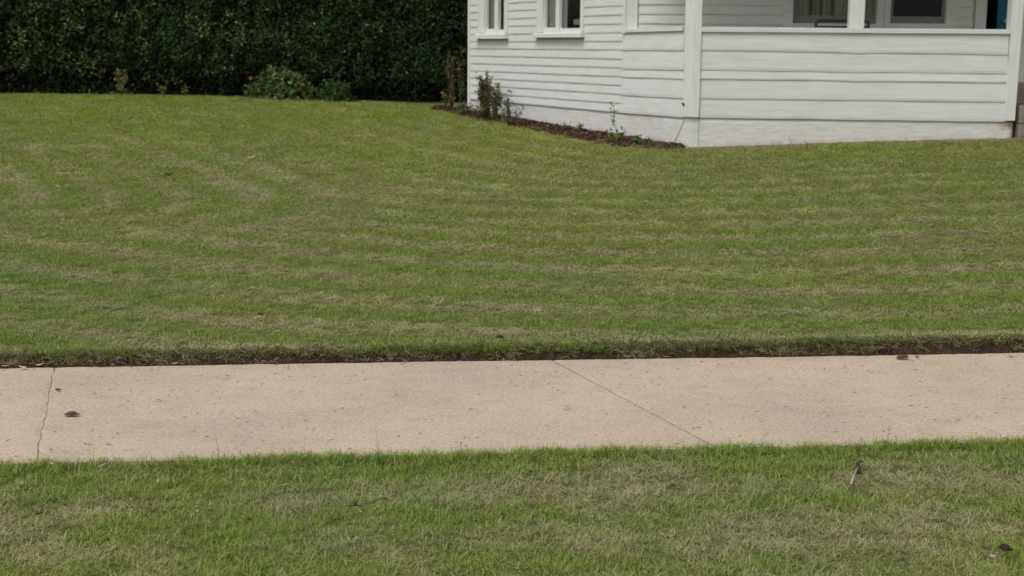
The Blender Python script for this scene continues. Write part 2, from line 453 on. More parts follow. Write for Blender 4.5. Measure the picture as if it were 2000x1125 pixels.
# ================================================================== SETTING
# wide ground out to the horizon
def ground_sheet():
    xs = np.unique(np.r_[np.linspace(-14, 12, 27), [-20, -30, -60, -150, -400, -900], [18, 30, 60, 150, 400, 900]])
    ys = np.unique(np.r_[np.linspace(9, 28, 20), [34, 50, 90, 200, 500, 1000]])
    X, Y = np.meshgrid(xs, ys)
    Z = zlawn(X, Y) - 0.05
    v = np.c_[X.ravel(), Y.ravel(), Z.ravel()].tolist()
    nx = len(xs)
    f = [(j * nx + i, j * nx + i + 1, (j + 1) * nx + i + 1, (j + 1) * nx + i) for j in range(len(ys) - 1) for i in range(nx - 1)]
    # lower ground under the pavement and verge, and the street side behind
    ys2 = [-900, -300, -100, -30, -5, 9]
    o = len(v)
    for y in ys2:
        for x in xs: v.append((x, y, -0.16))
    f += [(o + j * nx + i, o + j * nx + i + 1, o + (j + 1) * nx + i + 1, o + (j + 1) * nx + i) for j in range(len(ys2) - 1) for i in range(nx - 1)]
    link('ground', new_mesh('ground', v, f, M['turf'], True), None, kind='structure')
ground_sheet()

# pavement lines
FE0, FE1 = on_z(0, 719), on_z(2000, 689)
NE0, NE1 = on_z(0, 906), on_z(2000, 862)
def lerp(a, b, t): return a + (b - a) * t
def far_y(x): return FE0.y + (FE1.y - FE0.y) * (x - FE0.x) / (FE1.x - FE0.x)
def near_y(x): return NE0.y + (NE1.y - NE0.y) * (x - NE0.x) / (NE1.x - NE0.x)
print('walk', FE0, FE1, NE0, NE1)

def sidewalk():
    root = bpy.data.objects.new('sidewalk', None); COL.objects.link(root); root['kind'] = 'structure'
    # joints: (x at far edge, x at near edge)
    def jx(p_far, p_near):
        a = on_z(*p_far); b = on_z(*p_near)
        k = (b.x - a.x) / (b.y - a.y)
        xf = a.x + k * (far_y(a.x) - a.y); xn = b.x + k * (near_y(b.x) - b.y)
        return xf, xn
    J1 = jx((105, 724), (70, 902)); J2 = jx((1076, 702), (1385, 866))
    sp = J2[0] - J1[0]
    joints = [(J1[0] - 2 * sp, J1[1] - 2 * sp), (J1[0] - sp, J1[1] - sp), J1, J2, (J2[0] + sp * 1.25, J2[1] + sp * 1.0), (J2[0] + 2.3 * sp, J2[1] + 2.0 * sp)]
    NV = 60
    for k in range(len(joints) - 1):
        (xa, xan), (xb, xbn) = joints[k], joints[k + 1]
        NU = 90
        v = []; f = []
        rough = 0.010 if k in (1, 2) else 0.004
        for j in range(NV + 1):
            t = j / NV
            x0 = lerp(xa, xan, t); x1 = lerp(xb, xbn, t)
            e0 = (0.0034 if k == 3 else 0.0010) + (0.0045 if k == 2 else 0.0016) * (vnoise(t * 40, 3.0 + k, 1, 5) - 0.35)
            e1 = -(0.0034 if k == 2 else 0.0010) - (0.0045 if k == 1 else 0.0016) * (vnoise(t * 40, 9.0 + k, 1, 6) - 0.35)
            x0 += e0 + 0.030 * (fbm(t * 9, k if k != 1 else 2, 1, 8) - 0.5) * (1 if k == 2 else 0.2)
            x1 += e1 + 0.030 * (fbm(t * 9, k + 1, 1, 8) - 0.5) * (1 if k == 1 else 0.2)
            for i in range(NU + 1):
                s = i / NU
                x = lerp(x0, x1, s)
                y = lerp(far_y(x), near_y(x), t)
                if j == 0: y -= 0.012 * vnoise(x, 1.0, 0.12, 3)
                z = 0.006 * (fbm(x, y, 0.9, 2) - 0.5) + 0.0022 * (vnoise(x, y, 0.05, 4) - 0.5)
                edge = min(i, NU - i)
                if edge == 0: z -= 0.002
                v.append((x, y, z))
        W1 = NU + 1
        f = [(j * W1 + i, (j + 1) * W1 + i, (j + 1) * W1 + i + 1, j * W1 + i + 1) for j in range(NV) for i in range(NU)]
        # skirt
        rim = [i for i in range(W1)] + [j * W1 + NU for j in range(1, NV + 1)] + [NV * W1 + i for i in range(NU - 1, -1, -1)] + [j * W1 for j in range(NV - 1, 0, -1)]
        o = len(v)
        for r in rim: v.append((v[r][0], v[r][1], -0.1))
        n = len(rim)
        f += [(rim[q], rim[(q + 1) % n], o + (q + 1) % n, o + q) for q in range(n)]
        link('slab', new_mesh('slab', v, f, M['concrete'], False), root)
    # dirt packed into the joints
    for (xf, xn) in joints[1:-1]:
        mb = MB()
        a = Vector((xf, far_y(xf), 0)); b = Vector((xn, near_y(xn), 0))
        mb.hexa([(a.x - .06, a.y, -.09), (a.x + .06, a.y, -.09), (b.x + .06, b.y, -.09), (b.x - .06, b.y, -.09),
                 (a.x - .06, a.y, -.006), (a.x + .06, a.y, -.006), (b.x + .06, b.y, -.006), (b.x - .06, b.y, -.006)])
        mb.build('joint_dirt', M['crack_dark'] if xf == J2[0] else M['joint'], root)
    return joints
JOINTS = sidewalk()

# turf sheets
def sheet(name, xs, ys, zf, mt):
    X, Y = np.meshgrid(xs, ys); Z = zf(X, Y)
    nx = len(xs)
    f = [(j * nx + i, j * nx + i + 1, (j + 1) * nx + i + 1, (j + 1) * nx + i) for j in range(len(ys) - 1) for i in range(nx - 1)]
    return new_mesh(name, np.c_[X.ravel(), Y.ravel(), Z.ravel()].tolist(), f, mt, True)
def zlawn_b(x, y): return zlawn(x, y) + 0.016 * (fbm(x, y, 0.7, 21) - 0.5)
def lawn_turf():
    xs = np.arange(-15, 12.01, 0.15); n = 110
    v = []; f = []
    tt = np.r_[0, np.linspace(0.004, 1, n) ** 1.35]
    for t in tt:
        for x in xs:
            y0 = far_y(x) + 0.055 + 0.02 * (vnoise(x, 0.3, 0.13, 33) - 0.5)
            y = y0 + (26.5 - y0) * t
            v.append((x, y, 0))
    v = np.array(v); v[:, 2] = zlawn_b(v[:, 0], v[:, 1])
    nx = len(xs)
    f = [(j * nx + i, j * nx + i + 1, (j + 1) * nx + i + 1, (j + 1) * nx + i) for j in range(len(tt) - 1) for i in range(nx - 1)]
    link('lawn', new_mesh('lawn', v.tolist(), f, M['turf'], True), None, kind='structure')
    # cut soil bank
    xs2 = np.arange(-9, 9.01, 0.018)
    v = []; f = []
    K = 7
    for x in xs2:
        fy = far_y(x)
        for k in range(K):
            t = k / (K - 1)
            y = fy + 0.075 * t + 0.028 * (fbm(x + 3 * t, t * 4, 0.05, 41) - 0.5) - 0.012
            z = -0.03 + (zl(x, fy + 0.06) + 0.030) * t ** 0.75 + 0.026 * (fbm(x, t * 3 + 7, 0.045, 43) - 0.5)
            v.append((x, y, z))
    n = len(xs2)
    f = [(i * K + k, (i + 1) * K + k, (i + 1) * K + k + 1, i * K + k + 1) for i in range(n - 1) for k in range(K - 1)]
    link('soil_bank', new_mesh('soil_bank', v, f, M['earth'], False), None, kind='structure')
lawn_turf()
VERGE_Z = -0.009
def zverge(x, y): return VERGE_Z + 0.022 * (fbm(x, y, 0.55, 51) - 0.5) + 0.0 * x
vx = np.arange(-6, 6.01, 0.12)
def verge_turf():
    v = []; f = []; rows = 40
    for j in range(rows):
        t = j / (rows - 1)
        for x in vx:
            y1 = near_y(x) - 0.004; y = 1.0 + (y1 - 1.0) * t
            v.append((x, y, float(zverge(x, y)) - 0.004))
    nx = len(vx)
    f = [(j * nx + i, j * nx + i + 1, (j + 1) * nx + i + 1, (j + 1) * nx + i) for j in range(rows - 1) for i in range(nx - 1)]
    link('verge', new_mesh('verge', v, f, M['turf'], True), None, kind='structure')
verge_turf()

# flower bed along the side wall
BED_OUT = [on_lawn(*p) for p in ((842, 214), (868, 219), (905, 228), (1000, 246), (1080, 263), (1180, 284), (1250, 291.5), (1318, 291))]
def bed_outer(s):
    """distance of the bed's outer edge from the side wall at s"""
    pts = sorted(((q.xy - S.O).dot(S.d), (q.xy - S.O).dot(S.n)) for q in BED_OUT)
    return float(np.interp(s, [p[0] for p in pts], [p[1] for p in pts]))
print('bed', [(round((q.xy - S.O).dot(S.d), 2), round((q.xy - S.O).dot(S.n), 2)) for q in BED_OUT])
S_BED0 = min((q.xy - S.O).dot(S.d) for q in BED_OUT)
S_BED1 = max((q.xy - S.O).dot(S.d) for q in BED_OUT)
def zbed(s, n, w):
    q = S.O + S.d * s + S.n * n
    t = n / max(w, .01)
    return zl(q.x, q.y) + 0.016 + 0.03 * math.sin(PI * min(1, max(0, t))) + 0.035 * (fbm(q.x, q.y, 0.16, 61) - 0.5)
def flower_bed():
    v = []; f = []; NS, NT = 130, 14
    for i in range(NS + 1):
        s = lerp(S_BED0 - 0.02, S_BED1, i / NS)
        w = bed_outer(s) + 0.05 * (fbm(s, 0.5, 0.25, 63) - 0.5)
        for j in range(NT + 1):
            nn = -0.03 + (w + 0.03) * j / NT
            q = S.O + S.d * s + S.n * nn
            z = zbed(s, nn, w) if j < NT else zl(q.x, q.y) - 0.02
            v.append((q.x, q.y, z))
    f = [(i * (NT + 1) + j, i * (NT + 1) + j + 1, (i + 1) * (NT + 1) + j + 1, (i + 1) * (NT + 1) + j) for i in range(NS) for j in range(NT)]
    link('flower_bed', new_mesh('flower_bed', v, f, M['mulch'], True), None, kind='structure')
    # loose bark and dead leaves lying in the bed
    mb = MB(); tint = []
    for k in range(4200):
        s = random.uniform(S_BED0, S_BED1); w = bed_outer(s)
        nn = random.uniform(0.0, w + 0.04)
        q = S.O + S.d * s + S.n * nn
        c = Vector((q.x, q.y, zbed(s, nn, w) + random.uniform(0, 0.02)))
        a = random.uniform(0, 2 * PI); L = random.uniform(0.006, 0.026); B = L * random.uniform(.3, .7)
        u = Vector((math.cos(a), math.sin(a), random.uniform(-.4, .4))); w2 = Vector((-u.y, u.x, random.uniform(-.5, .5)))
        mb.add([c - u * L, c - w2 * B, c + u * L, c + w2 * B + Vector((0, 0, .006))], [(0, 1, 2, 3)])
        t = random.random() ** 1.6
        tint += [t] * 4
    me = new_mesh('bark_mulch', mb.v, mb.f, leaf_mat('mulch_chip', [(0, (0.028, 0.018, 0.014)), (0.5, (0.075, 0.045, 0.032)), (0.8, (0.14, 0.09, 0.06)), (1, (0.30, 0.20, 0.13))], 0.0, 0.9, 0.1))
    at = me.attributes.new('tint', 'FLOAT', 'POINT'); at.data.foreach_set('value', tint)
    link('bark_mulch', me, None, kind='stuff')
flower_bed()

# ------------------------------------------------------------------ grass
TUFTS = {}
def make_tuft(name, nb, rad, Lr, wr, lean, mt, curve=0.6, flat=0.0):
    v = []; f = []; rn = []; rn2 = []; hg = []
    for b in range(nb):
        r = rad * math.sqrt(RNG.random()); a = RNG.random() * 2 * PI
        base = np.array([r * math.cos(a), r * math.sin(a), -0.004])
        az = RNG.random() * 2 * PI
        L = RNG.uniform(*Lr); w = RNG.uniform(*wr)
        th = RNG.uniform(*lean)
        if RNG.random() < flat: th = RNG.uniform(1.2, 1.5); L *= 1.3
        cv = RNG.uniform(-0.1, 1.0) * curve
        o = len(v); p = base.copy(); segs = 3
        side = np.array([-math.sin(az), math.cos(az), 0])
        tw = RNG.uniform(-0.6, 0.6)
        for k in range(segs + 1):
            t = k / segs
            ang = min(th + cv * t, 1.62)
            wd = w * (1 - t ** 2.2) * 0.5
            sd = side * math.cos(tw * t) + np.array([0, 0, 1]) * math.sin(tw * t) * 0.6
            if k < segs:
                v.append(p - sd * wd); v.append(p + sd * wd); hg += [t, t]
            else:
                v.append(p.copy()); hg.append(1.0)
            step = L / segs
            p = p + step * np.array([math.sin(ang) * math.cos(az), math.sin(ang) * math.sin(az), math.cos(ang)])
        for k in range(segs - 1): f.append((o + 2 * k, o + 2 * k + 1, o + 2 * k + 3, o + 2 * k + 2))
        f.append((o + 2 * segs - 2, o + 2 * segs - 1, o + 2 * segs))
        c1 = RNG.random(); c2 = RNG.random(); n = len(v) - o
        rn += [c1] * n; rn2 += [c2] * n
    me = new_mesh(name, v, f, mt, True)
    for nm, d in (('rnd', rn), ('rnd2', rn2), ('hgt', hg)):
        at = me.attributes.new(nm, 'FLOAT', 'POINT'); at.data.foreach_set('value', d)
    return bpy.data.objects.new(name, me)
def tuft_collection(name, objs):
    c = bpy.data.collections.new(name)
    for o in objs: c.objects.link(o)
    return c
def gn_instances(name, coll):
    ng = bpy.data.node_groups.new(name, 'GeometryNodeTree')
    ng.interface.new_socket('Geometry', in_out='INPUT', socket_type='NodeSocketGeometry')
    ng.interface.new_socket('Geometry', in_out='OUTPUT', socket_type='NodeSocketGeometry')
    N = ng.nodes; L = ng.links
    gi = N.new('NodeGroupInput'); go = N.new('NodeGroupOutput')
    ci = N.new('GeometryNodeCollectionInfo'); ci.inputs['Collection'].default_value = coll
    ci.inputs['Separate Children'].default_value = True; ci.inputs['Reset Children'].default_value = True
    ip = N.new('GeometryNodeInstanceOnPoints'); ip.inputs['Pick Instance'].default_value = True
    def na(nm, ty):
        a = N.new('GeometryNodeInputNamedAttribute'); a.data_type = ty; a.inputs['Name'].default_value = nm
        return [o for o in a.outputs if o.enabled and o.name == 'Attribute'][0]
    L.new(gi.outputs[0], ip.inputs['Points']); L.new(ci.outputs[0], ip.inputs['Instance'])
    L.new(na('pick', 'INT'), ip.inputs['Instance Index'])
    L.new(na('rot', 'FLOAT_VECTOR'), ip.inputs['Rotation'])
    L.new(na('scl', 'FLOAT_VECTOR'), ip.inputs['Scale'])
    L.new(ip.outputs[0], go.inputs[0])
    return ng
def scatter(name, pts, pick, rot, scl, dry, tone, coll, mt):
    me = bpy.data.meshes.new(name)
    n = len(pts)
    me.vertices.add(n); me.vertices.foreach_set('co', np.asarray(pts, np.float32).ravel())
    for nm, ty, d, k in (('pick', 'INT', pick, 'value'), ('rot', 'FLOAT_VECTOR', rot, 'vector'), ('scl', 'FLOAT_VECTOR', scl, 'vector'),
                         ('dry', 'FLOAT', dry, 'value'), ('tone', 'FLOAT', tone, 'value')):
        at = me.attributes.new(nm, ty, 'POINT')
        at.data.foreach_set(k, np.asarray(d, np.int32 if ty == 'INT' else np.float32).ravel())
    me.materials.append(mt)
    me.update()
    o = link(name, me, None, kind='stuff')
    md = o.modifiers.new('grass', 'NODES'); md.node_group = gn_instances(name + '_nodes', coll)
    return o

def house_dist(x, y):
    """distance to the wedge of porch front and side wall: the mower followed it"""
    rx = x - S.O.x; ry = y - S.O.y
    ds = rx * S.n.x + ry * S.n.y; ts = rx * S.d.x + ry * S.d.y
    df = -ry
    rad = np.hypot(rx, ry)
    return np.where(ts > 0, ds, np.where(rx > 0, df, rad))
QP = on_lawn(95, 398)
PER = 0.55
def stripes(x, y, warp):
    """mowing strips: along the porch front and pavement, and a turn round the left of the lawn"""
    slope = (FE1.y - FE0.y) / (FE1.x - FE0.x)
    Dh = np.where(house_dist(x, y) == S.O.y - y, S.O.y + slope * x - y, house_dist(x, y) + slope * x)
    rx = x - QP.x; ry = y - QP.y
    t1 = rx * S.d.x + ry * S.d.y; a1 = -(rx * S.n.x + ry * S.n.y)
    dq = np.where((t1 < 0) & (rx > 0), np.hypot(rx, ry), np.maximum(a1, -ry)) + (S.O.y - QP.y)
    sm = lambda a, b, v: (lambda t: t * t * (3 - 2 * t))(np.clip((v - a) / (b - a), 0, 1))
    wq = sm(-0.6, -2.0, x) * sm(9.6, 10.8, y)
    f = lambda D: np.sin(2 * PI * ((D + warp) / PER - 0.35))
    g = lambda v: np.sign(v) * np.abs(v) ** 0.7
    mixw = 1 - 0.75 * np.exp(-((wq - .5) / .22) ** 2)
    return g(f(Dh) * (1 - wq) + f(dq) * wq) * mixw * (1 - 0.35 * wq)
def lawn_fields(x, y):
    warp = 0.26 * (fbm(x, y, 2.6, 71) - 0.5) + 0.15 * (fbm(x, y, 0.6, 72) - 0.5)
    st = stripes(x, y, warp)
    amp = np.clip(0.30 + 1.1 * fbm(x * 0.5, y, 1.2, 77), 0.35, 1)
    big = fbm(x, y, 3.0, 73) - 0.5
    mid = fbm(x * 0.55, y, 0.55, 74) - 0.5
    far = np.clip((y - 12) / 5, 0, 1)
    dry = 0.42 + 0.74 * st * amp * (1 - 0.15 * far) + 0.75 * big + 0.85 * mid - 0.19 * far  # straw patches, plus the mown strips' lean sheen painted in through st
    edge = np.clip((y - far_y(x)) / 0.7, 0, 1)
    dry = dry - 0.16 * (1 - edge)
    tone = 0.50 + 0.26 * far - 0.12 * (1 - np.clip((y - 7) / 2.5, 0, 1)) + 0.10 * st + 0.7 * (fbm(x, y, 1.5, 75) - 0.5) + 0.5 * (fbm(x, y, 0.25, 76) - 0.5)  # st term puts some of the strips' sheen into the hue
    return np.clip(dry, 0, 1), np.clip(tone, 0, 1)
def in_view(x, y, margin):
    hw = (1000 / FPX) * y * 1.01 + margin
    return np.abs(x) < hw
def grass_mask(x, y):
    """False where the house or the bed stands"""
    rx = x - S.O.x; ry = y - S.O.y
    ds = rx * S.n.x + ry * S.n.y; ts = rx * S.d.x + ry * S.d.y
    house = (ry > -0.075) & (ds < 0.02)
    bpts = sorted(((q.xy - S.O).dot(S.d), (q.xy - S.O).dot(S.n)) for q in BED_OUT)
    w = np.interp(ts, [p[0] for p in bpts], [p[1] for p in bpts], left=-1, right=-1)
    bed = (ts > S_BED0) & (ts < S_BED1) & (ds < w + 0.02) & (ds > -0.1)
    behind = (ts >= S_BED1 - 0.01) & (ds < bpts[-1][1])
    return ~(house | bed | behind)

def dirt_strip():
    v = []; f = []; n = 120
    for i in range(n + 1):
        x = lerp(S.O.x - .04, S.O.x + 3.7, i / n); w = .085 + .04 * (float(fbm(x, 2.0, .2, 64)) - .5)
        for y in (YB + .03, YB - w * .5, YB - w): v.append((x, y, zl(x, y) + (.02 if y > YB - w else -.01) + .008 * (float(fbm(x, y, .06, 65)) - .5)))
    f = [(i * 3 + k, i * 3 + k + 1, (i + 1) * 3 + k + 1, (i + 1) * 3 + k) for i in range(n) for k in range(2)]
    link('dirt_strip', new_mesh('dirt_strip', v, f, simple('bare_dirt', (0.17, 0.125, 0.085), 1.0, .1, var=.4, scale=40, bump=.006), True), None, kind='structure')
dirt_strip()

def lawn_grass():
    near = [make_tuft('lawn_tuft', 46, 0.055, (0.014, 0.031), (0.0018, 0.0034), (0.45, 1.35), M['blade'], 0.8, 0.3) for _ in range(6)]
    mid = [make_tuft('mid_tuft', 54, 0.085, (0.015, 0.032), (0.0024, 0.0044), (0.45, 1.35), M['blade'], 0.8, 0.3) for _ in range(5)]
    far = [make_tuft('far_tuft', 64, 0.13, (0.016, 0.034), (0.0034, 0.0062), (0.45, 1.35), M['blade'], 0.8, 0.3) for _ in range(5)]
    objs = near + mid + far
    for i, o in enumerate(objs): o.name = 'tuft_%02d' % i
    coll = tuft_collection('lawn_tufts', objs)
    P = []; K = []
    for (y0, y1, dens, lo, hi) in ((6.5, 9.2, 640, 0, 6), (9.2, 13.0, 330, 6, 11), (13.0, 25.0, 155, 11, 16)):
        hw = (1000 / FPX) * y1 + 1.2
        n = int(2 * hw * (y1 - y0) * dens)
        x = RNG.uniform(-hw, hw, n); y = RNG.uniform(y0, y1, n)
        ok = in_view(x, y, 1.1) & (y > far_y(x) + 0.085 + 0.02 * (vnoise(x, 0.3, 0.13, 33) - 0.5)) & grass_mask(x, y)
        hedge = y > 22.55 + (x + 3) * -0.05
        ok &= ~(hedge & (x < 3))
        P.append(np.c_[x[ok], y[ok]]); K.append(RNG.integers(lo, hi, ok.sum()))
    # a lip of longer grass along the cut edge
    x = RNG.uniform(-4.5, 4.5, 3200); y = far_y(x) + 0.082 - 0.05 * (fbm(x, x * 0 + 3, 0.22, 78) - .42) + RNG.uniform(-.008, 0.05, 3200)
    P.append(np.c_[x, y]); K.append(RNG.integers(0, 6, 3200))
    P = np.concatenate(P); K = np.concatenate(K)
    x, y = P[:, 0], P[:, 1]
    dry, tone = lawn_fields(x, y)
    z = zlawn_b(x, y)
    n = len(x)
    way = np.clip(2 * stripes(x, y, 0.26 * (fbm(x, y, 2.6, 71) - 0.5)), -1, 1)            # the mower laid alternate strips opposite ways
    rot = np.c_[RNG.normal(0, .12, n) - 0.22 * way, RNG.normal(0, .12, n), RNG.uniform(0, 2 * PI, n)]
    hs_ = (1.15 - 0.55 * dry) * (0.8 + 0.45 * fbm(x, y, 0.25, 79)) * RNG.uniform(0.8, 1.2, n)
    scl = np.c_[np.ones(n), np.ones(n), hs_]
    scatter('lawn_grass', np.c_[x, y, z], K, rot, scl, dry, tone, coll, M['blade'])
    print('lawn tufts', n)
lawn_grass()

def verge_grass():
    objs = [make_tuft('tuft', 52, 0.05, (0.016, 0.040), (0.0014, 0.0029), (0.4, 1.45), M['blade'], 1.2, 0.3) for _ in range(8)]
    objs += [make_tuft('tuft', 12, 0.03, (0.035, 0.060), (0.0014, 0.0026), (0.2, 1.0), M['blade'], 1.2, 0.1) for _ in range(3)]
    stalks = []
    for k in range(3):
        stalks.append(make_tuft('tuft', 2, 0.008, (0.10, 0.15), (0.0012, 0.0016), (0.02, 0.25), M['blade'], 0.15, 0))
    objs += stalks
    for i, o in enumerate(objs): o.name = 'verge_tuft_%02d' % i
    coll = tuft_collection('verge_tufts', objs)
    n = 13500
    x = RNG.uniform(-3.4, 3.4, n); y = RNG.uniform(3.0, 5.6, n)
    ok = in_view(x, y, 1.1) & (y < near_y(x) - 0.01 + 0.02 * (fbm(x, 1.0, 0.2, 81) - 0.5))
    x, y = x[ok], y[ok]
    k = RNG.integers(0, 8, len(x)); k = np.where(RNG.random(len(x)) < 0.03, RNG.integers(8, 11, len(x)), k)
    # a ragged fringe at the pavement
    xe = RNG.uniform(-3.4, 3.4, 1500); ye = near_y(xe) - RNG.uniform(0.0, 0.05, 1500)
    x = np.r_[x, xe]; y = np.r_[y, ye]; k = np.r_[k, np.where(RNG.random(1500) < 0.25, RNG.integers(8, 11, 1500), RNG.integers(0, 8, 1500))]
    # lone seed stalks over the pavement
    for px in (192, 200, 435, 648, 740, 1018, 1308, 1312, 1482, 1702, 1720, 1925, 1992):
        q = on_z(px, 897 - 0.0205 * px, 0); x = np.r_[x, q.x]; y = np.r_[y, near_y(q.x) - 0.02]; k = np.r_[k, RNG.integers(11, 14)]
    n = len(x)
    v = near_y(x) - y
    warp = 0.10 * (fbm(x, y, 0.8, 82) - 0.5) + 0.10 * (fbm(x, y, 0.3, 83) - 0.5)
    band = np.interp(v + warp, [0, .22, .36, .50, .62, .74, .86, 1.0, 1.12, 1.25, 1.5], [0.05, .12, .55, .72, .40, .18, .50, .70, .40, .20, .5])
    dry = np.clip(band + 1.2 * (fbm(x, y, 0.5, 84) - 0.5) + 1.2 * (fbm(x, y, 0.16, 85) - 0.5), 0, 1)
    tone = np.clip(0.42 + 0.12 * (v > 1.0) + 0.55 * (fbm(x, y, 0.7, 86) - 0.5) + 0.3 * (fbm(x, y, 0.15, 87) - 0.5), 0, 1)
    z = zverge(x, y)
    rot = np.c_[RNG.normal(0, .16, n), RNG.normal(0, .16, n), RNG.uniform(0, 2 * PI, n)]
    h = (1.15 - 0.5 * dry) * RNG.uniform(0.75, 1.2, n); h[-13:] = 1.0
    rot[-13:, :2] *= 0.3
    scl = np.c_[np.ones(n), np.ones(n), h]
    scatter('verge_grass', np.c_[x, y, z], k, rot, scl, dry, tone, coll, M['blade'])
    print('verge tufts', n)
verge_grass()

def edge_grass():
    objs = [make_tuft('tuft', 12, 0.035, (0.018, 0.046), (0.0020, 0.0038), (0.4, 1.5), M['edge_blade'], 1.5, 0.3) for _ in range(6)]
    for i, o in enumerate(objs): o.name = 'edge_tuft_%02d' % i
    coll = tuft_collection('edge_tufts', objs)
    n = 2300
    x = RNG.uniform(-4.6, 4.6, n); t = RNG.random(n) ** 0.6
    bare = np.clip((fbm(x, x * 0 + 5, 0.45, 92) - .38) * 5, 0, 1); t = np.where(RNG.random(n) < .75 * bare, .75 + .25 * t, t)
    fy = far_y(x)
    y = fy + 0.062 * t + 0.002; z = -0.02 + 0.070 * t ** 0.8
    rot = np.c_[RNG.uniform(0.9, 1.7, n), RNG.normal(0, .4, n), RNG.normal(0, .5, n)]
    dry = np.clip(0.55 - 0.4 * (t > .6) + 1.3 * (fbm(x, t, 0.3, 91) - 0.5), 0, 1)
    scl = np.ones((n, 3)) * RNG.uniform(0.7, 1.2, n)[:, None]
    scatter('edge_grass', np.c_[x, y, z], RNG.integers(0, 6, n), rot, scl, dry, np.full(n, 0.5), coll, M['edge_blade'])
edge_grass()

# clippings and grit on the pavement
def clippings():
    mb = MB(); tint = []
    for k in range(1000):
        x = random.uniform(-4, 4); t = random.random()
        if random.random() < .3: t = random.choice((random.random() ** 3, 1 - random.random() ** 3))
        y = lerp(far_y(x), near_y(x), 0.02 + 0.96 * t)
        c = Vector((x, y, 0.0045)); a = random.gauss(0, .8)
        L = 0.003 + 0.014 * random.random() ** 2.2; B = random.uniform(0.0008, 0.0022)
        u = Vector((math.cos(a), math.sin(a), random.uniform(-.1, .3))); w = Vector((-u.y, u.x, 0))
        mb.add([c - u * L, c - w * B, c + u * L, c + w * B + Vector((0, 0, .002))], [(0, 1, 2, 3)])
        tint += [random.random()] * 4
    me = new_mesh('clippings', mb.v, mb.f, leaf_mat('clipping', [(0, (0.03, 0.024, 0.018)), (0.5, (0.07, 0.055, 0.04)), (0.8, (0.15, 0.12, 0.08)), (1, (0.5, 0.44, 0.34))], 0.0, 0.9, 0.1))
    at = me.attributes.new('tint', 'FLOAT', 'POINT'); at.data.foreach_set('value', tint)
    link('clippings', me, None, kind='stuff')
clippings()

# ================================================================== HOUSE
house = empty('house', (Bp.x, YB, zl(Bp.x, YB)), 'white clapboard house with a half-walled porch, standing at the back of the lawn', 'house')
WALL_TOP = 3.25
def board(fr, bl, br, tr, tl, mt, thick=0.018, thin=0.006, wob=0.0025, seed=0, sag=None, name='clapboard', nseg=None):
    """one lapped board; corners are (along, z) on the wall plane"""
    L = abs(br[0] - bl[0]); n = nseg or max(2, min(24, int(L / 0.18)))
    v = []; f = []
    for i in range(n + 1):
        t = i / n
        ab = lerp(bl[0], br[0], t); zb = lerp(bl[1], br[1], t)
        at_ = lerp(tl[0], tr[0], t); zt = lerp(tl[1], tr[1], t)
        wv = wob * 2 * (float(fbm(ab * 2.2, seed * 3.1, 1, 101)) - 0.5) * 2
        wn = 0.004 * (float(fbm(ab * 3 + 5, seed * 1.7, 1, 102)) - 0.5) * 2
        if sag: wv -= sag[1] * math.exp(-((ab - sag[0]) / sag[2]) ** 2)
        zb += wv
        v += [fr.pt(at_, zt, thin), fr.pt(lerp(ab, at_, .12), lerp(zb, zt, .12), thick + wn), fr.pt(ab, zb, thick - .002 + wn), fr.pt(ab, zb, -0.01), fr.pt(at_, zt, -0.01)]
    K = 5
    for i in range(n):
        for k in range(K):
            k2 = (k + 1) % K
            f.append((i * K + k, (i + 1) * K + k, (i + 1) * K + k2, i * K + k2))
    f += [tuple(range(K)), tuple(n * K + k for k in range(K))[::-1]]
    mb = MB(); mb.v = [tuple(p) for p in v]; mb.f = f
    return mb.build(name, mt, house)

# --- side wall (S): clapboard courses; the two lists are the courses' lower edges at the far and the near end
yl = [10.7, 25.3, 40, 53.6, 68, 82, 95, 109.3, 124, 138.5, 152, 166, 181, 193.5]
yr = [-6.0, 11.2, 28.9, 46.6, 64, 81.0, 98, 115.8, 133.2, 150.2, 167.5, 184.8, 202.5, 220.5]
XL, XR = 921.0, 1220.0
rows = []
for a, b in zip(yl, yr):
    s0, z0 = S.px(XL, a); s1, z1 = S.px(XR, b)
    rows.append((s0, z0, s1, z1))
step = np.mean([rows[i][1] - rows[i + 1][1] for i in range(len(rows) - 1)])
print('course', step, 'zl', [round(r[1], 3) for r in rows], 'zr', [round(r[3], 3) for r in rows])
# one straight set of courses, tilted a hair as the old wall is
zA = np.array([r[1] for r in rows]); zB = np.array([r[3] for r in rows])
up = [(zA[0] + step * k, zB[0] + step * k) for k in range(12, 0, -1)]
courses = up + list(zip(zA.tolist(), zB.tolist()))
sL, sR = rows[0][0], rows[0][2]
def zc(c, s): return c[1] + (c[0] - c[1]) * (s - sR) / (sL - sR)

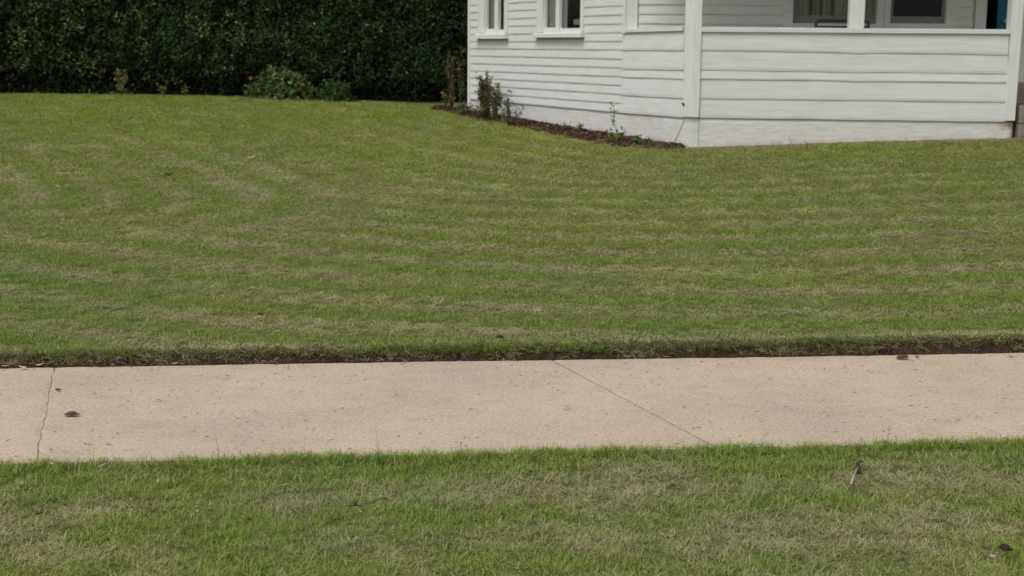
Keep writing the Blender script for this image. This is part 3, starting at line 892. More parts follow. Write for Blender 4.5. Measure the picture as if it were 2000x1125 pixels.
class Win: pass
wins = []
for (xo0, xo1, xp, ys, yp) in ((937, 995, (950.5, 966, 973, 987.5), (64.5, 76), (57, 58.8)), (1052, 1143, (1064.5, 1085.5, 1092.5, 1136.5), (63, 73.5), (54, 56.5))):
    w = Win()
    w.s1, _ = S.px(xo0, 40); w.s0, _ = S.px(xo1, 40)        # outer casing
    w.p = [S.px(x, 40)[0] for x in xp]
    w.zs1 = S.px((xo0 + xo1) / 2, ys[0])[1]; w.zs0 = S.px((xo0 + xo1) / 2, ys[1])[1]
    w.zp = S.px((xp[0] + xp[3]) / 2, (yp[0] + yp[1]) / 2)[1]
    w.top = 2.62
    wins.append(w)
w1, w2 = wins
for ci in range(len(courses) - 1):
    top, bot = courses[ci], courses[ci + 1]
    segs = [(sR, sL)]
    zb_mid = zc(bot, (w1.s0 + w1.s1) / 2)
    out = []
    cut = []
    for w in wins:
        if zc(top, w.s0) > w.zs0 + 0.02 and zc(bot, w.s0) < w.top + 0.08: cut.append((w.s0, w.s1))
    cur = sR
    for (a, b) in sorted(cut):
        out.append((cur, a)); cur = b
    out.append((cur, sL))
    for a, b in out:
        if b - a < 0.02: continue
        board(S, (a, zc(bot, a)), (b, zc(bot, b)), (b, zc(top, b) + 0.02), (a, zc(top, a) + 0.02), M['paint'], seed=ci + a, wob=0.0015)

# sheathing behind the boards, cut round the windows
def wall_with_holes(fr, a0, a1, z0, z1, holes, n0, n1, mt, name='wall'):
    mb = MB()
    holes = sorted(holes)
    cur = a0
    for (h0, h1, b0, b1) in holes:
        if h0 - cur > 1e-4: mb.fbox(fr, cur, h0, z0, z1, n0, n1)
        mb.fbox(fr, h0, h1, z0, b0, n0, n1); mb.fbox(fr, h0, h1, b1, z1, n0, n1)
        cur = h1
    mb.fbox(fr, cur, a1, z0, z1, n0, n1)
    return mb.build(name, mt, house)
zsill_l, zsill_r = courses[-1]
wall_with_holes(S, sP, sA, 0.55, WALL_TOP, [(w.s0 + .03, w.s1 - .03, w.zs0 + .01, w.top) for w in wins], -0.13, -0.012, M['inner_paint'])
# foundation under side wall and porch (one painted masonry skirt)
def foundation(fr, pts_top, off, name='foundation'):
    n = len(pts_top); v = []; f = []; low = []
    NS = 60; NZ = 8
    for i in range(NS + 1):
        s = lerp(pts_top[0][0], pts_top[-1][0], i / NS)
        zt = float(np.interp(s, *zip(*sorted(pts_top))))
        q = fr.pt(s, 0)
        zb = zl(q.x, q.y) - 0.12
        for j in range(NZ + 1):
            z = lerp(zb, zt, j / NZ)
            o = off + 0.008 * (float(fbm(s, z * 1.6, 0.35, 111)) - 0.5) * (0 if j == NZ else 1)
            v.append(fr.pt(s, z, o)); low.append(max(0, .75 * (1 - (z - zb - 0.12) / 0.08), (1.6 * (1 - (pts_top[-1][0] - s) / .22) if fr is F else 0)))
    f = [(i * (NZ + 1) + j, i * (NZ + 1) + j + 1, (i + 1) * (NZ + 1) + j + 1, (i + 1) * (NZ + 1) + j) for i in range(NS) for j in range(NZ)]
    # depth: a top ledge back to the wall, back and ends
    o = len(v); nb = (NZ + 1)
    for i in range(NS + 1):
        a = v[i * nb + NZ]; b = v[i * nb]
        v.append(Vector(a) - Vector((fr.n.x, fr.n.y, 0)) * 0.2); v.append(Vector(b) - Vector((fr.n.x, fr.n.y, 0)) * 0.2); low += [0, 0]
    for i in range(NS):
        f.append((i * nb + NZ, o + 2 * i, o + 2 * i + 2, (i + 1) * nb + NZ))
        f.append((o + 2 * i, o + 2 * i + 1, o + 2 * i + 3, o + 2 * i + 2))
    for i in (0, NS):
        f.append(tuple(i * nb + j for j in range(nb)) + (o + 2 * i, o + 2 * i + 1))
    me = new_mesh(name, v, f, M['masonry'], True)
    bm = bmesh.new(); bm.from_mesh(me); bmesh.ops.recalc_face_normals(bm, faces=bm.faces); bm.to_mesh(me); bm.free()
    at = me.attributes.new('low', 'FLOAT', 'POINT'); at.data.foreach_set('value', low)
    return child(name, me, house)
sBs, zBs = S.px(1338, 229.5)
fS = [(sBs, zBs - .003), (sR, zsill_r - .003), (sA - .01, zc(courses[-1], sA) - .003)]
foundation(S, [(0.0, zBs - .003)] + fS[1:], -0.004)
fFl, zFl = F.px(1366, 230.5); fFr, zFr = F.px(1966, 238.5)
foundation(F, [(0.0, zFl - .004), (fFr + 0.07, zFr - .004)], -0.004)

# corner board at the far end, end board by the porch
mb = MB()
s_in = S.px(921.5, 100)[0]
mb.fbox(S, s_in + 0.005, sA, zc(courses[-1], sA) - 0.10, WALL_TOP, -0.012, 0.03)
mb.build('corner_board', M['trim'], house, bevel=0.004)
mb = MB()
mb.fbox(S, sP - 0.002, sR - 0.002, S.px(1222, 64)[1] - .01, WALL_TOP, -0.012, 0.028)
mb.build('corner_board', M['trim'], house, bevel=0.003)

# side windows
def side_window(w, curtain_r):
    fb = MB()
    zb, zt = w.zs1, w.top
    # casing
    fb.fbox(S, w.p[0] + 0.012, w.s1 + 0.0, zb, zt, -0.03, 0.034); fb.fbox(S, w.s0, w.p[3] - 0.012, zb, zt, -0.03, 0.034)
    fb.fbox(S, w.s0 - .01, w.s1 + .01, zt, zt + 0.1, -0.03, 0.04)
    win = fb.build('window', M['trim'], house, bevel=0.004)
    sb = MB()                                                    # two sashes: outer stiles, meeting stile, rails
    zr = w.zp
    sb.fbox(S, w.p[0], w.p[0] + 0.012, zb, zt, -0.04, 0.006); sb.fbox(S, w.p[3] - 0.012, w.p[3], zb, zt, -0.05, 0.0)
    sb.fbox(S, w.p[2], w.p[1], zb, zt, -0.042, 0.004)
    sb.fbox(S, w.p[3], w.p[2], zb, zr, -0.055, -0.012); sb.fbox(S, w.p[1], w.p[0], zb, zr + 0.012, -0.05, 0.002)
    sb.build('sash', M['trim'], win, bevel=0.002)
    for a, b, n in ((w.p[3], w.p[2], -0.035), (w.p[1], w.p[0], -0.025)):
        g = MB(); g.fbox(S, a, b, zr - .005, zt, n - 0.003, n); g.build('pane', M['glass'], win)
    sl = MB(); sl.hexa([S.pt(w.s0 - .02, w.zs0, 0.0), S.pt(w.s1 + .02, w.zs0, 0.0), S.pt(w.s1 + .02, w.zs0, 0.085), S.pt(w.s0 - .02, w.zs0, 0.085),
                        S.pt(w.s0 - .02, w.zs1 + .004, -0.02), S.pt(w.s1 + .02, w.zs1 + .004, -0.02), S.pt(w.s1 + .02, w.zs1 - .02, 0.085), S.pt(w.s0 - .02, w.zs1 - .02, 0.085)])
    sl.build('sill', M['trim'], win, bevel=0.004)
    # curtains hang just inside, folded
    for a, b in curtain_r:
        c = MB(); n = 24; v = []; f = []
        for i in range(n + 1):
            s = lerp(a, b, i / n); dn = -0.075 + 0.012 * math.sin(i * 1.35)
            v += [S.pt(s, zb - .05, dn), S.pt(s, zt, dn), S.pt(s, zb - .05, dn - .004), S.pt(s, zt, dn - .004)]
        for i in range(n):
            q = 4 * i
            f += [(q, q + 4, q + 5, q + 1), (q + 2, q + 3, q + 7, q + 6)]
        c.add(v, f); c.build('curtain', M['curtain_grey'], win, smooth=True, fix=False)
    return win
side_window(w1, [(w1.p[1] + .005, w1.p[0] + .02)])
wn2 = side_window(w2, [(w2.p[1] - .0, w2.p[0] + .02), (lerp(w2.p[2], w2.p[3], .12), w2.p[2] + .03)])
# a low rail and half-drawn blind seen inside the wider side window
b_ = MB(); zi0 = S.px(1120, 48)[1]; zi1 = S.px(1120, 37)[1]
b_.fbox(S, w2.p[3] - .02, lerp(w2.p[2], w2.p[3], .36), zi0, zi1, -0.14, -0.09)
b_.build('inner_rail', M['sash_dark'], wn2)
b_ = MB(); zi0 = S.px(982, 52)[1]; zi1 = S.px(982, 42)[1]
b_.fbox(S, w1.p[3] - .02, w1.p[2] + .01, zi0, zi1, -0.14, -0.09)
b_.build('inner_rail', M['sash_dark'], house)

# --- porch half wall, side part
RT = 0.05
porch_rows_S = [((1225, 63.2), (1338, 60.2)), ((1225, 98), (1338, 99)), ((1225, 135), (1338, 137)), ((1225, 151.5), (1338, 155)), ((1225, 186), (1338, 192)), ((1225, 221), (1338, 229.5))]
porch_rows_F = [((1366, 62.3), (1970, 66.8)), ((1366, 98), (1968, 106.7)), ((1366, 136.5), (1967, 144)), ((1366, 154), (1966, 162)), ((1366, 192.3), (1963, 199.5)), ((1366, 229.6), (1960, 237.6))]
for i in range(5):
    (a, b), (c, d) = porch_rows_S[i], porch_rows_S[i + 1]
    tl, tr = S.px(*a), S.px(*b); bl, br = S.px(*c), S.px(*d)
    board(S, (sR - .001, bl[1]), br, (tr[0], tr[1] + 0.02), (sR - .001, tl[1] + 0.02), M['paint'], seed=50 + i, thick=0.02, wob=0.002)
    (a, b), (c, d) = porch_rows_F[i], porch_rows_F[i + 1]
    tl, tr = F.px(*a), F.px(*b); bl, br = F.px(*c), F.px(*d)
    board(F, bl, br, (tr[0], tr[1] + 0.02), (tl[0], tl[1] + 0.02), M['paint'], seed=70 + i, thick=0.018, wob=0.002, nseg=40,
          sag=(F.px(1675, 100)[0], 0.012 * max(0, 1 - i * .35), 0.13))
# inner lining of the half wall
mb = MB(); mb.fbox(F, 0.08, fFr, 0.55, F.px(1660, 60)[1] - .03, -0.10, -0.012)
mb.build('wall', M['inner_paint'], house)
mb = MB(); mb.fbox(S, 0.08, sP - .01, 0.55, S.px(1280, 62)[1] - .04, -0.10, -0.012)
mb.build('wall', M['inner_paint'], house)
# rails
def rail(fr, a, b, zt0, zb0, zt1, zb1, n0, n1):
    mb = MB()
    mb.hexa([fr.pt(a, zb0, n0), fr.pt(b, zb1, n0), fr.pt(b, zb1, n1), fr.pt(a, zb0, n1), fr.pt(a, zt0, n0), fr.pt(b, zt1, n0), fr.pt(b, zt1 - .008, n1), fr.pt(a, zt0 - .008, n1)])
    return mb.build('rail', M['paint'], house, bevel=0.004)
a = F.px(1366, 52); b = F.px(1972, 57); c = F.px(1366, 62.3); d = F.px(1972, 66.8)
rail(F, a[0], b[0], a[1], c[1], b[1], d[1], -0.12, 0.035)
a = S.px(1225, 56); b = S.px(1338, 50.5); c = S.px(1225, 63.8); d = S.px(1338, 60.2)
rail(S, b[0], sP - .004, b[1], d[1], a[1], c[1], -0.12, 0.035)

# posts
def post(poly_b, poly_t, zb, zt, name='post'):
    mb = MB(); mb.hexa([(*p, zb) for p in poly_b] + [(*p, zt) for p in poly_t])
    return mb.build(name, M['trim'], house, bevel=0.006)
# corner post wraps the corner
zb_c = F.px(1352, 229)[1]
fl = F.px(1364.5, 225)[0]; fl_t = F.px(1370.5, 5)[0]; sl_b = S.px(1338, 225)[0]; sl_t = S.px(1342, 5)[0]
def wedge(aF, aS, o=0.036, back=0.11):
    c = S.O
    # outer mitre point
    e = (F.n + S.n) / (1 + F.n.dot(S.n)) * o
    return [tuple(c + F.d * aF + F.n * o), tuple(c + e), tuple(c + S.d * aS + S.n * o), tuple(c + S.d * aS - S.n * back), tuple(c + F.d * aF * 1.0 - F.n * back)]
pb, pt_ = wedge(fl, sl_b), wedge(fl, sl_b)
v = [(*p, zb_c) for p in pb] + [(*p, WALL_TOP) for p in pt_]
f = [(0, 1, 2, 3, 4), (9, 8, 7, 6, 5)] + [(i, (i + 1) % 5, 5 + (i + 1) % 5, 5 + i) for i in range(5)]
mb = MB(); mb.add(v, f); mb.build('post', M['trim'], house, bevel=0.005)
# the painted base of that post in the foundation
mb = MB(); pb = wedge(fl, sl_b, 0.010, 0.05)
mb.add([(*p, zl(Bp.x, YB) - .1) for p in pb] + [(*p, zb_c - .008) for p in pb], f); mb.build('post_base', M['masonry'], house, bevel=0.004)
# middle post stands on the rail
m0 = F.px(1659, 50)[0]; m1 = F.px(1687.5, 50)[0]; zm = F.px(1673, 55)[1] - 0.004
mb = MB(); mb.fbox(F, m0, m1, zm, WALL_TOP, -0.115, 0.012); mb.build('post', M['trim'], house, bevel=0.008)
# right post, set out from the wall
r0 = F.px(1962, 215)[0]; r1 = F.px(1982, 215)[0]; zr_ = F.px(1970, 236)[1]
r0t = F.px(1976, 5)[0]; r1t = F.px(1999, 5)[0]
mb = MB()
tl_ = (WALL_TOP - zr_) / (F.px(1987, 5)[1] - zr_)
def rp(a0, a1, z): return [F.pt(a0, z, -0.13), F.pt(a1, z, -0.13), F.pt(a1, z, 0.03), F.pt(a0, z, 0.03)]
mb.hexa(rp(r0, r1, zr_) + rp(lerp(r0, r0t, tl_), lerp(r1, r1t, tl_), WALL_TOP))
mb.build('post', M['trim'], house, bevel=0.008)

# cracks and flaked spots on the foundation
def mark(fr, pts, w, mt, name):
    mb = MB()
    for (p, q) in zip(pts[:-1], pts[1:]):
        a = fr.px(*p); b = fr.px(*q)
        mb.hexa([fr.pt(a[0] - w, a[1], 0.0), fr.pt(a[0] + w, a[1], 0.0), fr.pt(a[0] + w, a[1], 0.006), fr.pt(a[0] - w, a[1], 0.006),
                 fr.pt(b[0] - w * .6, b[1], 0.0), fr.pt(b[0] + w * .6, b[1], 0.0), fr.pt(b[0] + w * .6, b[1], 0.006), fr.pt(b[0] - w * .6, b[1], 0.006)])
    return mb.build(name, mt, house)
mark(S, [(1337, 234), (1331, 248), (1325, 262), (1316, 280)], 0.0013, M['crack'], 'crack')
mark(F, [(1541, 266), (1543, 272), (1545, 279)], 0.0014, M['crack'], 'crack')
# dark bracket on the corner post
mb = MB(); a = S.px(1341, 203); c = S.pt(a[0], a[1], 0.045)
mb.tube([c + Vector((-.012, -.0, .008)), c + Vector((0, -.015, 0)), c + Vector((.008, -.005, -.014))], 0.011, 6)
mb.build('hook', M['dark_clod'], house)

# porch floor, ceiling, roof, hidden walls
xR = F.pt(fFr, 0).x + 0.1
zfl = zBs + 0.02
def prism(poly, z0, z1, mt, name):
    n = len(poly); v = [(*p, z0) for p in poly] + [(*p, z1) for p in poly]
    f = [tuple(range(n)), tuple(range(n, 2 * n))[::-1]] + [(i, (i + 1) % n, n + (i + 1) % n, n + i) for i in range(n)]
    mb = MB(); mb.add(v, f); return mb.build(name, mt, house)
inn = 0.11
Bi = S.O + (F.n + S.n) / (1 + F.n.dot(S.n)) * -inn
Pi = P2 - S.n * inn
prism([tuple(Bi), (xR - .02, YB + inn), (xR - .02, P2.y - .03), (Pi.x, P2.y - .03)], zfl - 0.08, zfl, M['floor'], 'porch_floor')
prism([tuple(Bi), (xR + 4, YB + inn), (xR + 4, P2.y - .03), (Pi.x, P2.y - .03)], WALL_TOP - 0.55, WALL_TOP - .48, M['inner_paint'], 'porch_ceiling')
mb = MB(); mb.fbox(F, -0.02, fFr + 4.2, WALL_TOP - .58, WALL_TOP - 0.02, -.10, .02); mb.build('porch_beam', M['trim'], house)
mb = MB(); mb.fbox(S, 0.06, sP, WALL_TOP - .58, WALL_TOP - 0.02, -.10, .02); mb.build('porch_beam', M['trim'], house)
XE = 10.5; YE = 25.0
c_over = 0.35
eb = S.O + (F.n + S.n) / (1 + F.n.dot(S.n)) * c_over
ea = A2 + S.n * c_over + S.d * 0.3
foot = [tuple(eb), (XE + .4, YB - c_over), (XE + .4, YE + .4), (ea.x + 2.0, YE + .4), tuple(ea)]
ridge = [(4.5, 19.5), (8.0, 19.5)]
v = [(*p, WALL_TOP + .02) for p in foot] + [(*p, WALL_TOP - .08) for p in foot] + [(*p, 5.4) for p in ridge]
f = [(0, 1, 11, 10), (1, 2, 11), (2, 3, 10, 11), (3, 4, 10), (4, 0, 10), (5, 6, 7, 8, 9)] + [(i, (i + 1) % 5, 5 + (i + 1) % 5, 5 + i) for i in range(5)]
mb = MB(); mb.add(v, f); mb.build('roof', M['roof'], house)
mb = MB()
mb.add([(A2.x, A2.y, .3), (ea.x + 1.6, YE, .3), (XE, YE, .3), (XE, P2.y + .01, .3), (A2.x, A2.y, WALL_TOP), (ea.x + 1.6, YE, WALL_TOP), (XE, YE, WALL_TOP), (XE, P2.y + .01, WALL_TOP)],
       [(0, 1, 5, 4), (1, 2, 6, 5), (2, 3, 7, 6)])
mb.build('wall', M['paint'], house)
# rooms' back and floor, seen dimly through the glass
mb = MB()
mb.add([(P2.x + .6, 18.6, .6), (XE - .05, 18.6, .6), (XE - .05, 18.6, WALL_TOP - .1), (P2.x + .6, 18.6, WALL_TOP - .1)], [(0, 1, 2, 3)])
mb.build('interior_wall', M['interior'], house, fix=False)
mb = MB()
mb.add([tuple(Vector((*(S.O + S.d * (sP + .1) - S.n * .2), .95))), (XE - .1, P2.y + .2, .95), (XE - .1, YE - .1, .95), tuple(Vector((*(A2 - S.n * .2), .95)))], [(0, 1, 2, 3)])
mb.build('interior_floor', M['interior'], house, fix=False)

# --- porch back wall (W)
def wx(x, y=30): return W.px(x, y)[0]
ywin = 44
holes = []
win_px = [(1549, 1711, 46), (1739, 1846, 46)]
for x0, x1, yb in win_px: holes.append((wx(x0), wx(x1), W.px((x0 + x1) / 2, yb)[1], 2.55))
zdoor0 = zfl - .01
holes.append((wx(1925), wx(1925) + 0.86, zdoor0, 2.75))
wall_with_holes(W, 0.02, XE - P2.x, 0.45, WALL_TOP, holes, -0.12, -0.012, M['inner_paint'])
# courses of the back wall
y_l = 46.5; zrow = [W.px(1300, q)[1] for q in (9.3, 27.8, 46.6)]
wst = (zrow[0] - zrow[2]) / 2
zc0 = zrow[2]
cas = [(wx(1547) - .0, wx(1526)), ]
spans = [(wx(1246), wx(1526)), (wx(1872), wx(1899))]
k0 = -int((zc0 - zfl) / wst)
for k in range(k0, 9):
    zb = zc0 + k * wst
    if zb + wst > WALL_TOP - .55: break
    for (a, b) in spans:
        board(W, (a, zb), (b, zb), (b, zb + wst + .02), (a, zb + wst + .02), M['inner_paint'], thick=0.02, seed=200 + k + a, wob=0.001)
    if zb + wst < holes[0][2] - .02:
        board(W, (wx(1526), zb), (wx(1872), zb), (wx(1872), zb + wst + .02), (wx(1526), zb + wst + .02), M['inner_paint'], thick=0.02, seed=260 + k, wob=0.001)
# a wing wall to the right of the doorway, above the steps
WN = 0.12
aw = W.px(1986, 80, WN)[0]
mb = MB(); mb.fbox(W, aw, XE - P2.x, .45, WALL_TOP, -.02, WN - .012); mb.build('wall', M['inner_paint'], house)
for k in range(5):
    WW = Face((P2.x, P2.y - .12), (1, 0), (0, -1)); zb = W.px(1995, 163, WN)[1] + k * 0.49
    board(WW, (aw, zb), (XE - P2.x, zb), (XE - P2.x, zb + .51), (aw, zb + .51), M['inner_paint'], thick=0.02, seed=300 + k, wob=0.001)
# trim: inner corner board, casings
def wbox(x0, x1, z0, z1, n0, n1, mt, name, bev=0.003):
    mb = MB(); mb.fbox(W, wx(x0), wx(x1), z0, z1, n0, n1); return mb.build(name, mt, house, bevel=bev)
wbox(1225, 1245, zfl, WALL_TOP - .56, -0.012, 0.035, M['inner_paint'], 'corner_board')
wbox(1903, 1925, zfl, WALL_TOP - .56, -0.012, 0.035, M['inner_paint'], 'door_casing')
mb = MB(); a = wx(1925) + .86; mb.fbox(W, a, a + .1, zfl, WALL_TOP - .56, -.012, .035); mb.build('door_casing', M['inner_paint'], house, bevel=.003)
def porch_window(x0, x1, hole, cas_l, cas_r, rail_y, curtain):
    z0, z1 = hole[2], hole[3]
    fb = MB()
    fb.fbox(W, wx(cas_l[0]), wx(cas_l[1]), z0 - .03, z1 + .1, -0.012, 0.03); fb.fbox(W, wx(cas_r[0]), wx(cas_r[1]), z0 - .03, z1 + .1, -0.012, 0.03)
    fb.fbox(W, wx(cas_l[1]), wx(cas_r[0]), z1, z1 + .1, -.012, .03)
    win = fb.build('window', M['inner_paint'], house, bevel=0.003)
    sb = MB(); s0, s1 = wx(x0), wx(x1); zr = W.px((x0 + x1) / 2, rail_y)[1]; st = 0.035
    sb.fbox(W, s0, s0 + st, z0, z1, -.06, -.02); sb.fbox(W, s1 - st, s1, z0, z1, -.06, -.02)
    sb.fbox(W, s0 + st, s1 - st, z0, zr, -.06, -.02); sb.fbox(W, s0 + st, s1 - st, z1 - .05, z1, -.06, -.02)
    sb.build('sash', M['sash_dark'], win, bevel=0.002)
    g = MB(); g.fbox(W, s0 + st, s1 - st, zr, z1 - .05, -.045, -.042); g.build('pane', M['glass'], win)
    sl = MB(); sl.fbox(W, wx(cas_l[0]) - .0, wx(cas_r[1]), z0 - .075, z0 - .004, -.012, .06); sl.build('sill', M['inner_paint'], win, bevel=.004)
    if curtain:
        v = []; f = []; n = 60
        for i in range(n + 1):
            s = lerp(s0, s1, i / n); dn = -.10 + .02 * math.sin(i * 1.1) + .008 * math.sin(i * 2.7)
            v += [W.pt(s, z0 - .02, dn), W.pt(s, z1, dn)]
        for i in range(n): q = 2 * i; f.append((q, q + 2, q + 3, q + 1))
        c = MB(); c.add(v, f); c.build('curtain', M['curtain'], win, smooth=True, fix=False)
porch_window(1549, 1711, holes[0], (1526, 1548), (1712, 1726), 30, True)
porch_window(1739, 1846, holes[1], (1726.5, 1738), (1847, 1872), 32, False)
# blue door standing open inside the doorway
dz0 = zfl + .01
mb = MB(); a = W.px(1948, 30, -.34)[0]; b = wx(1925) + .84
mb.hexa([W.pt(a, dz0, -.34), W.pt(b, dz0, -.14), W.pt(b + .02, dz0, -.18), W.pt(a + .02, dz0, -.38), W.pt(a, 2.7, -.34), W.pt(b, 2.7, -.14), W.pt(b + .02, 2.7, -.18), W.pt(a + .02, 2.7, -.38)])
door = mb.build('door', M['blue'], house, label='blue painted door standing ajar')
q = W.px(1963, 41, -.22); mb = MB(); c = W.pt(q[0], q[1], -.20)
mb.tube([c + Vector((0, .1, 0)), c + Vector((0, .03, 0)), c + Vector((0, .0, 0)), c + Vector((0, -.02, 0))], .028, 10); mb.build('handle', M['knob'], door)

# porch chair: only the top of its back shows over the rail, but it stands whole on the floor
def chair():
    Y = YB + 0.48
    C = Face((0, Y), (1, 0), (0, -1))
    x0 = C.px(1593.5, 46)[0]; x1 = C.px(1696, 46)[0]; zt = C.px(1640, 40.5)[1]
    cx = (x0 + x1) / 2
    t = empty('porch_chair', (cx, Y, zfl), 'black metal chair on the porch, its rounded back showing above the rail', 'chair')
    R = 0.035; bk = [(x0, zfl + .40), (x0, zt - R), (x0 + R * .3, zt - R * .3), (x0 + R, zt), (x1 - R, zt), (x1 - R * .3, zt - R * .3), (x1, zt - R), (x1, zfl + .40)]
    mb = MB(); mb.tube([C.pt(a, z, 0.10 * (zt - z) / .7) for a, z in bk], .016, 8); mb.build('back_frame', M['black_metal'], t, smooth=True)
    mb = MB(); z2 = C.px(1640, 52.5)[1]; mb.tube([C.pt(x0, z2, .014), C.pt(x1, z2, .014)], .010, 8); mb.build('back_bar', M['black_metal'], t, smooth=True)
    mb = MB(); mb.hexa([C.pt(x0 + .02, zfl + .45, .09), C.pt(x1 - .02, zfl + .45, .09), C.pt(x1 - .02, zfl + .45, .085), C.pt(x0 + .02, zfl + .45, .085),
                        C.pt(x0 + .02, z2, .016), C.pt(x1 - .02, z2, .016), C.pt(x1 - .02, z2, .011), C.pt(x0 + .02, z2, .011)]); mb.build('backrest', M['mesh_cloth'], t)
    mb = MB(); mb.fbox(C, x0, x1, zfl + .41, zfl + .44, -.32, .10); mb.build('seat', M['mesh_cloth'], t, bevel=.01)
    for x in (x0, x1):
        for n_ in (-.30, .09):
            mb = MB(); mb.tube([C.pt(x, zfl, n_), C.pt(x, zfl + .41, n_)], .014, 8); mb.build('leg', M['black_metal'], t, smooth=True)
        mb = MB(); mb.tube([C.pt(x, zfl + .62, .06), C.pt(x, zfl + .64, -.12), C.pt(x, zfl + .60, -.28), C.pt(x, zfl + .42, -.31)], .014, 8); mb.build('armrest', M['black_metal'], t, smooth=True)
chair()

# concrete block steps at the right
def steps():
    Y = YB
    xs = F.px(1983.5, 250)[0] + 0.02
    q = F.pt(xs, 0); t = empty('front_steps', (q.x + .5, q.y, zl(q.x, q.y)), 'weathered grey concrete block steps beside the right porch post', 'steps')
    def stp(a0, z0, z1, n0, n1):
        mb = MB(); mb.fbox(F, a0, a0 + 1.6, z0, z1, n0, n1); mb.build('step', M['block'], t, bevel=.012)
    g = zl(q.x + .2, q.y) - .1
    z1 = F.px(1990, 241)[1]; z2 = F.px(1990, 206)[1]; z3 = F.px(1990, 166)[1]
    stp(xs, g, z1 - .006, -1.0, 0.05); stp(xs + .004, z1, z2, -1.0, 0.03); stp(xs + .01, z2 + .004, z3 + .01, -1.05, -.32)
steps()

# ================================================================== HEDGE AND PLANTS
def leaf_cloud(name, C, Nrm, size, tint, mt, par=None, aspect=0.5, top=True, **props):
    """diamond leaves: centres C, facing Nrm"""
    n = len(C)
    Nrm = Nrm / np.linalg.norm(Nrm, axis=1)[:, None]
    ref = RNG.normal(size=(n, 3)); U = np.cross(Nrm, ref); U /= np.linalg.norm(U, axis=1)[:, None]
    V = np.cross(Nrm, U)
    s = size[:, None]
    fold = Nrm * s * 0.18
    v = np.stack([C - U * s, C - V * s * aspect - fold, C + U * s, C + V * s * aspect - fold], 1).reshape(-1, 3)
    me = bpy.data.meshes.new(name)
    me.vertices.add(4 * n); me.vertices.foreach_set('co', v.astype(np.float32).ravel())
    i = np.arange(n)[:, None] * 4
    tri = np.concatenate([i + [0, 1, 2], i + [0, 2, 3]], 1).reshape(-1)
    me.loops.add(len(tri)); me.loops.foreach_set('vertex_index', tri.astype(np.int32))
    me.polygons.add(2 * n); me.polygons.foreach_set('loop_start', (np.arange(2 * n) * 3).astype(np.int32))
    me.materials.append(mt)
    me.update(calc_edges=True)
    at = me.attributes.new('tint', 'FLOAT', 'POINT'); at.data.foreach_set('value', np.repeat(tint, 4).astype(np.float32))
    if par is None: return link(name, me, None, **props)
    return child(name, me, par, **props)

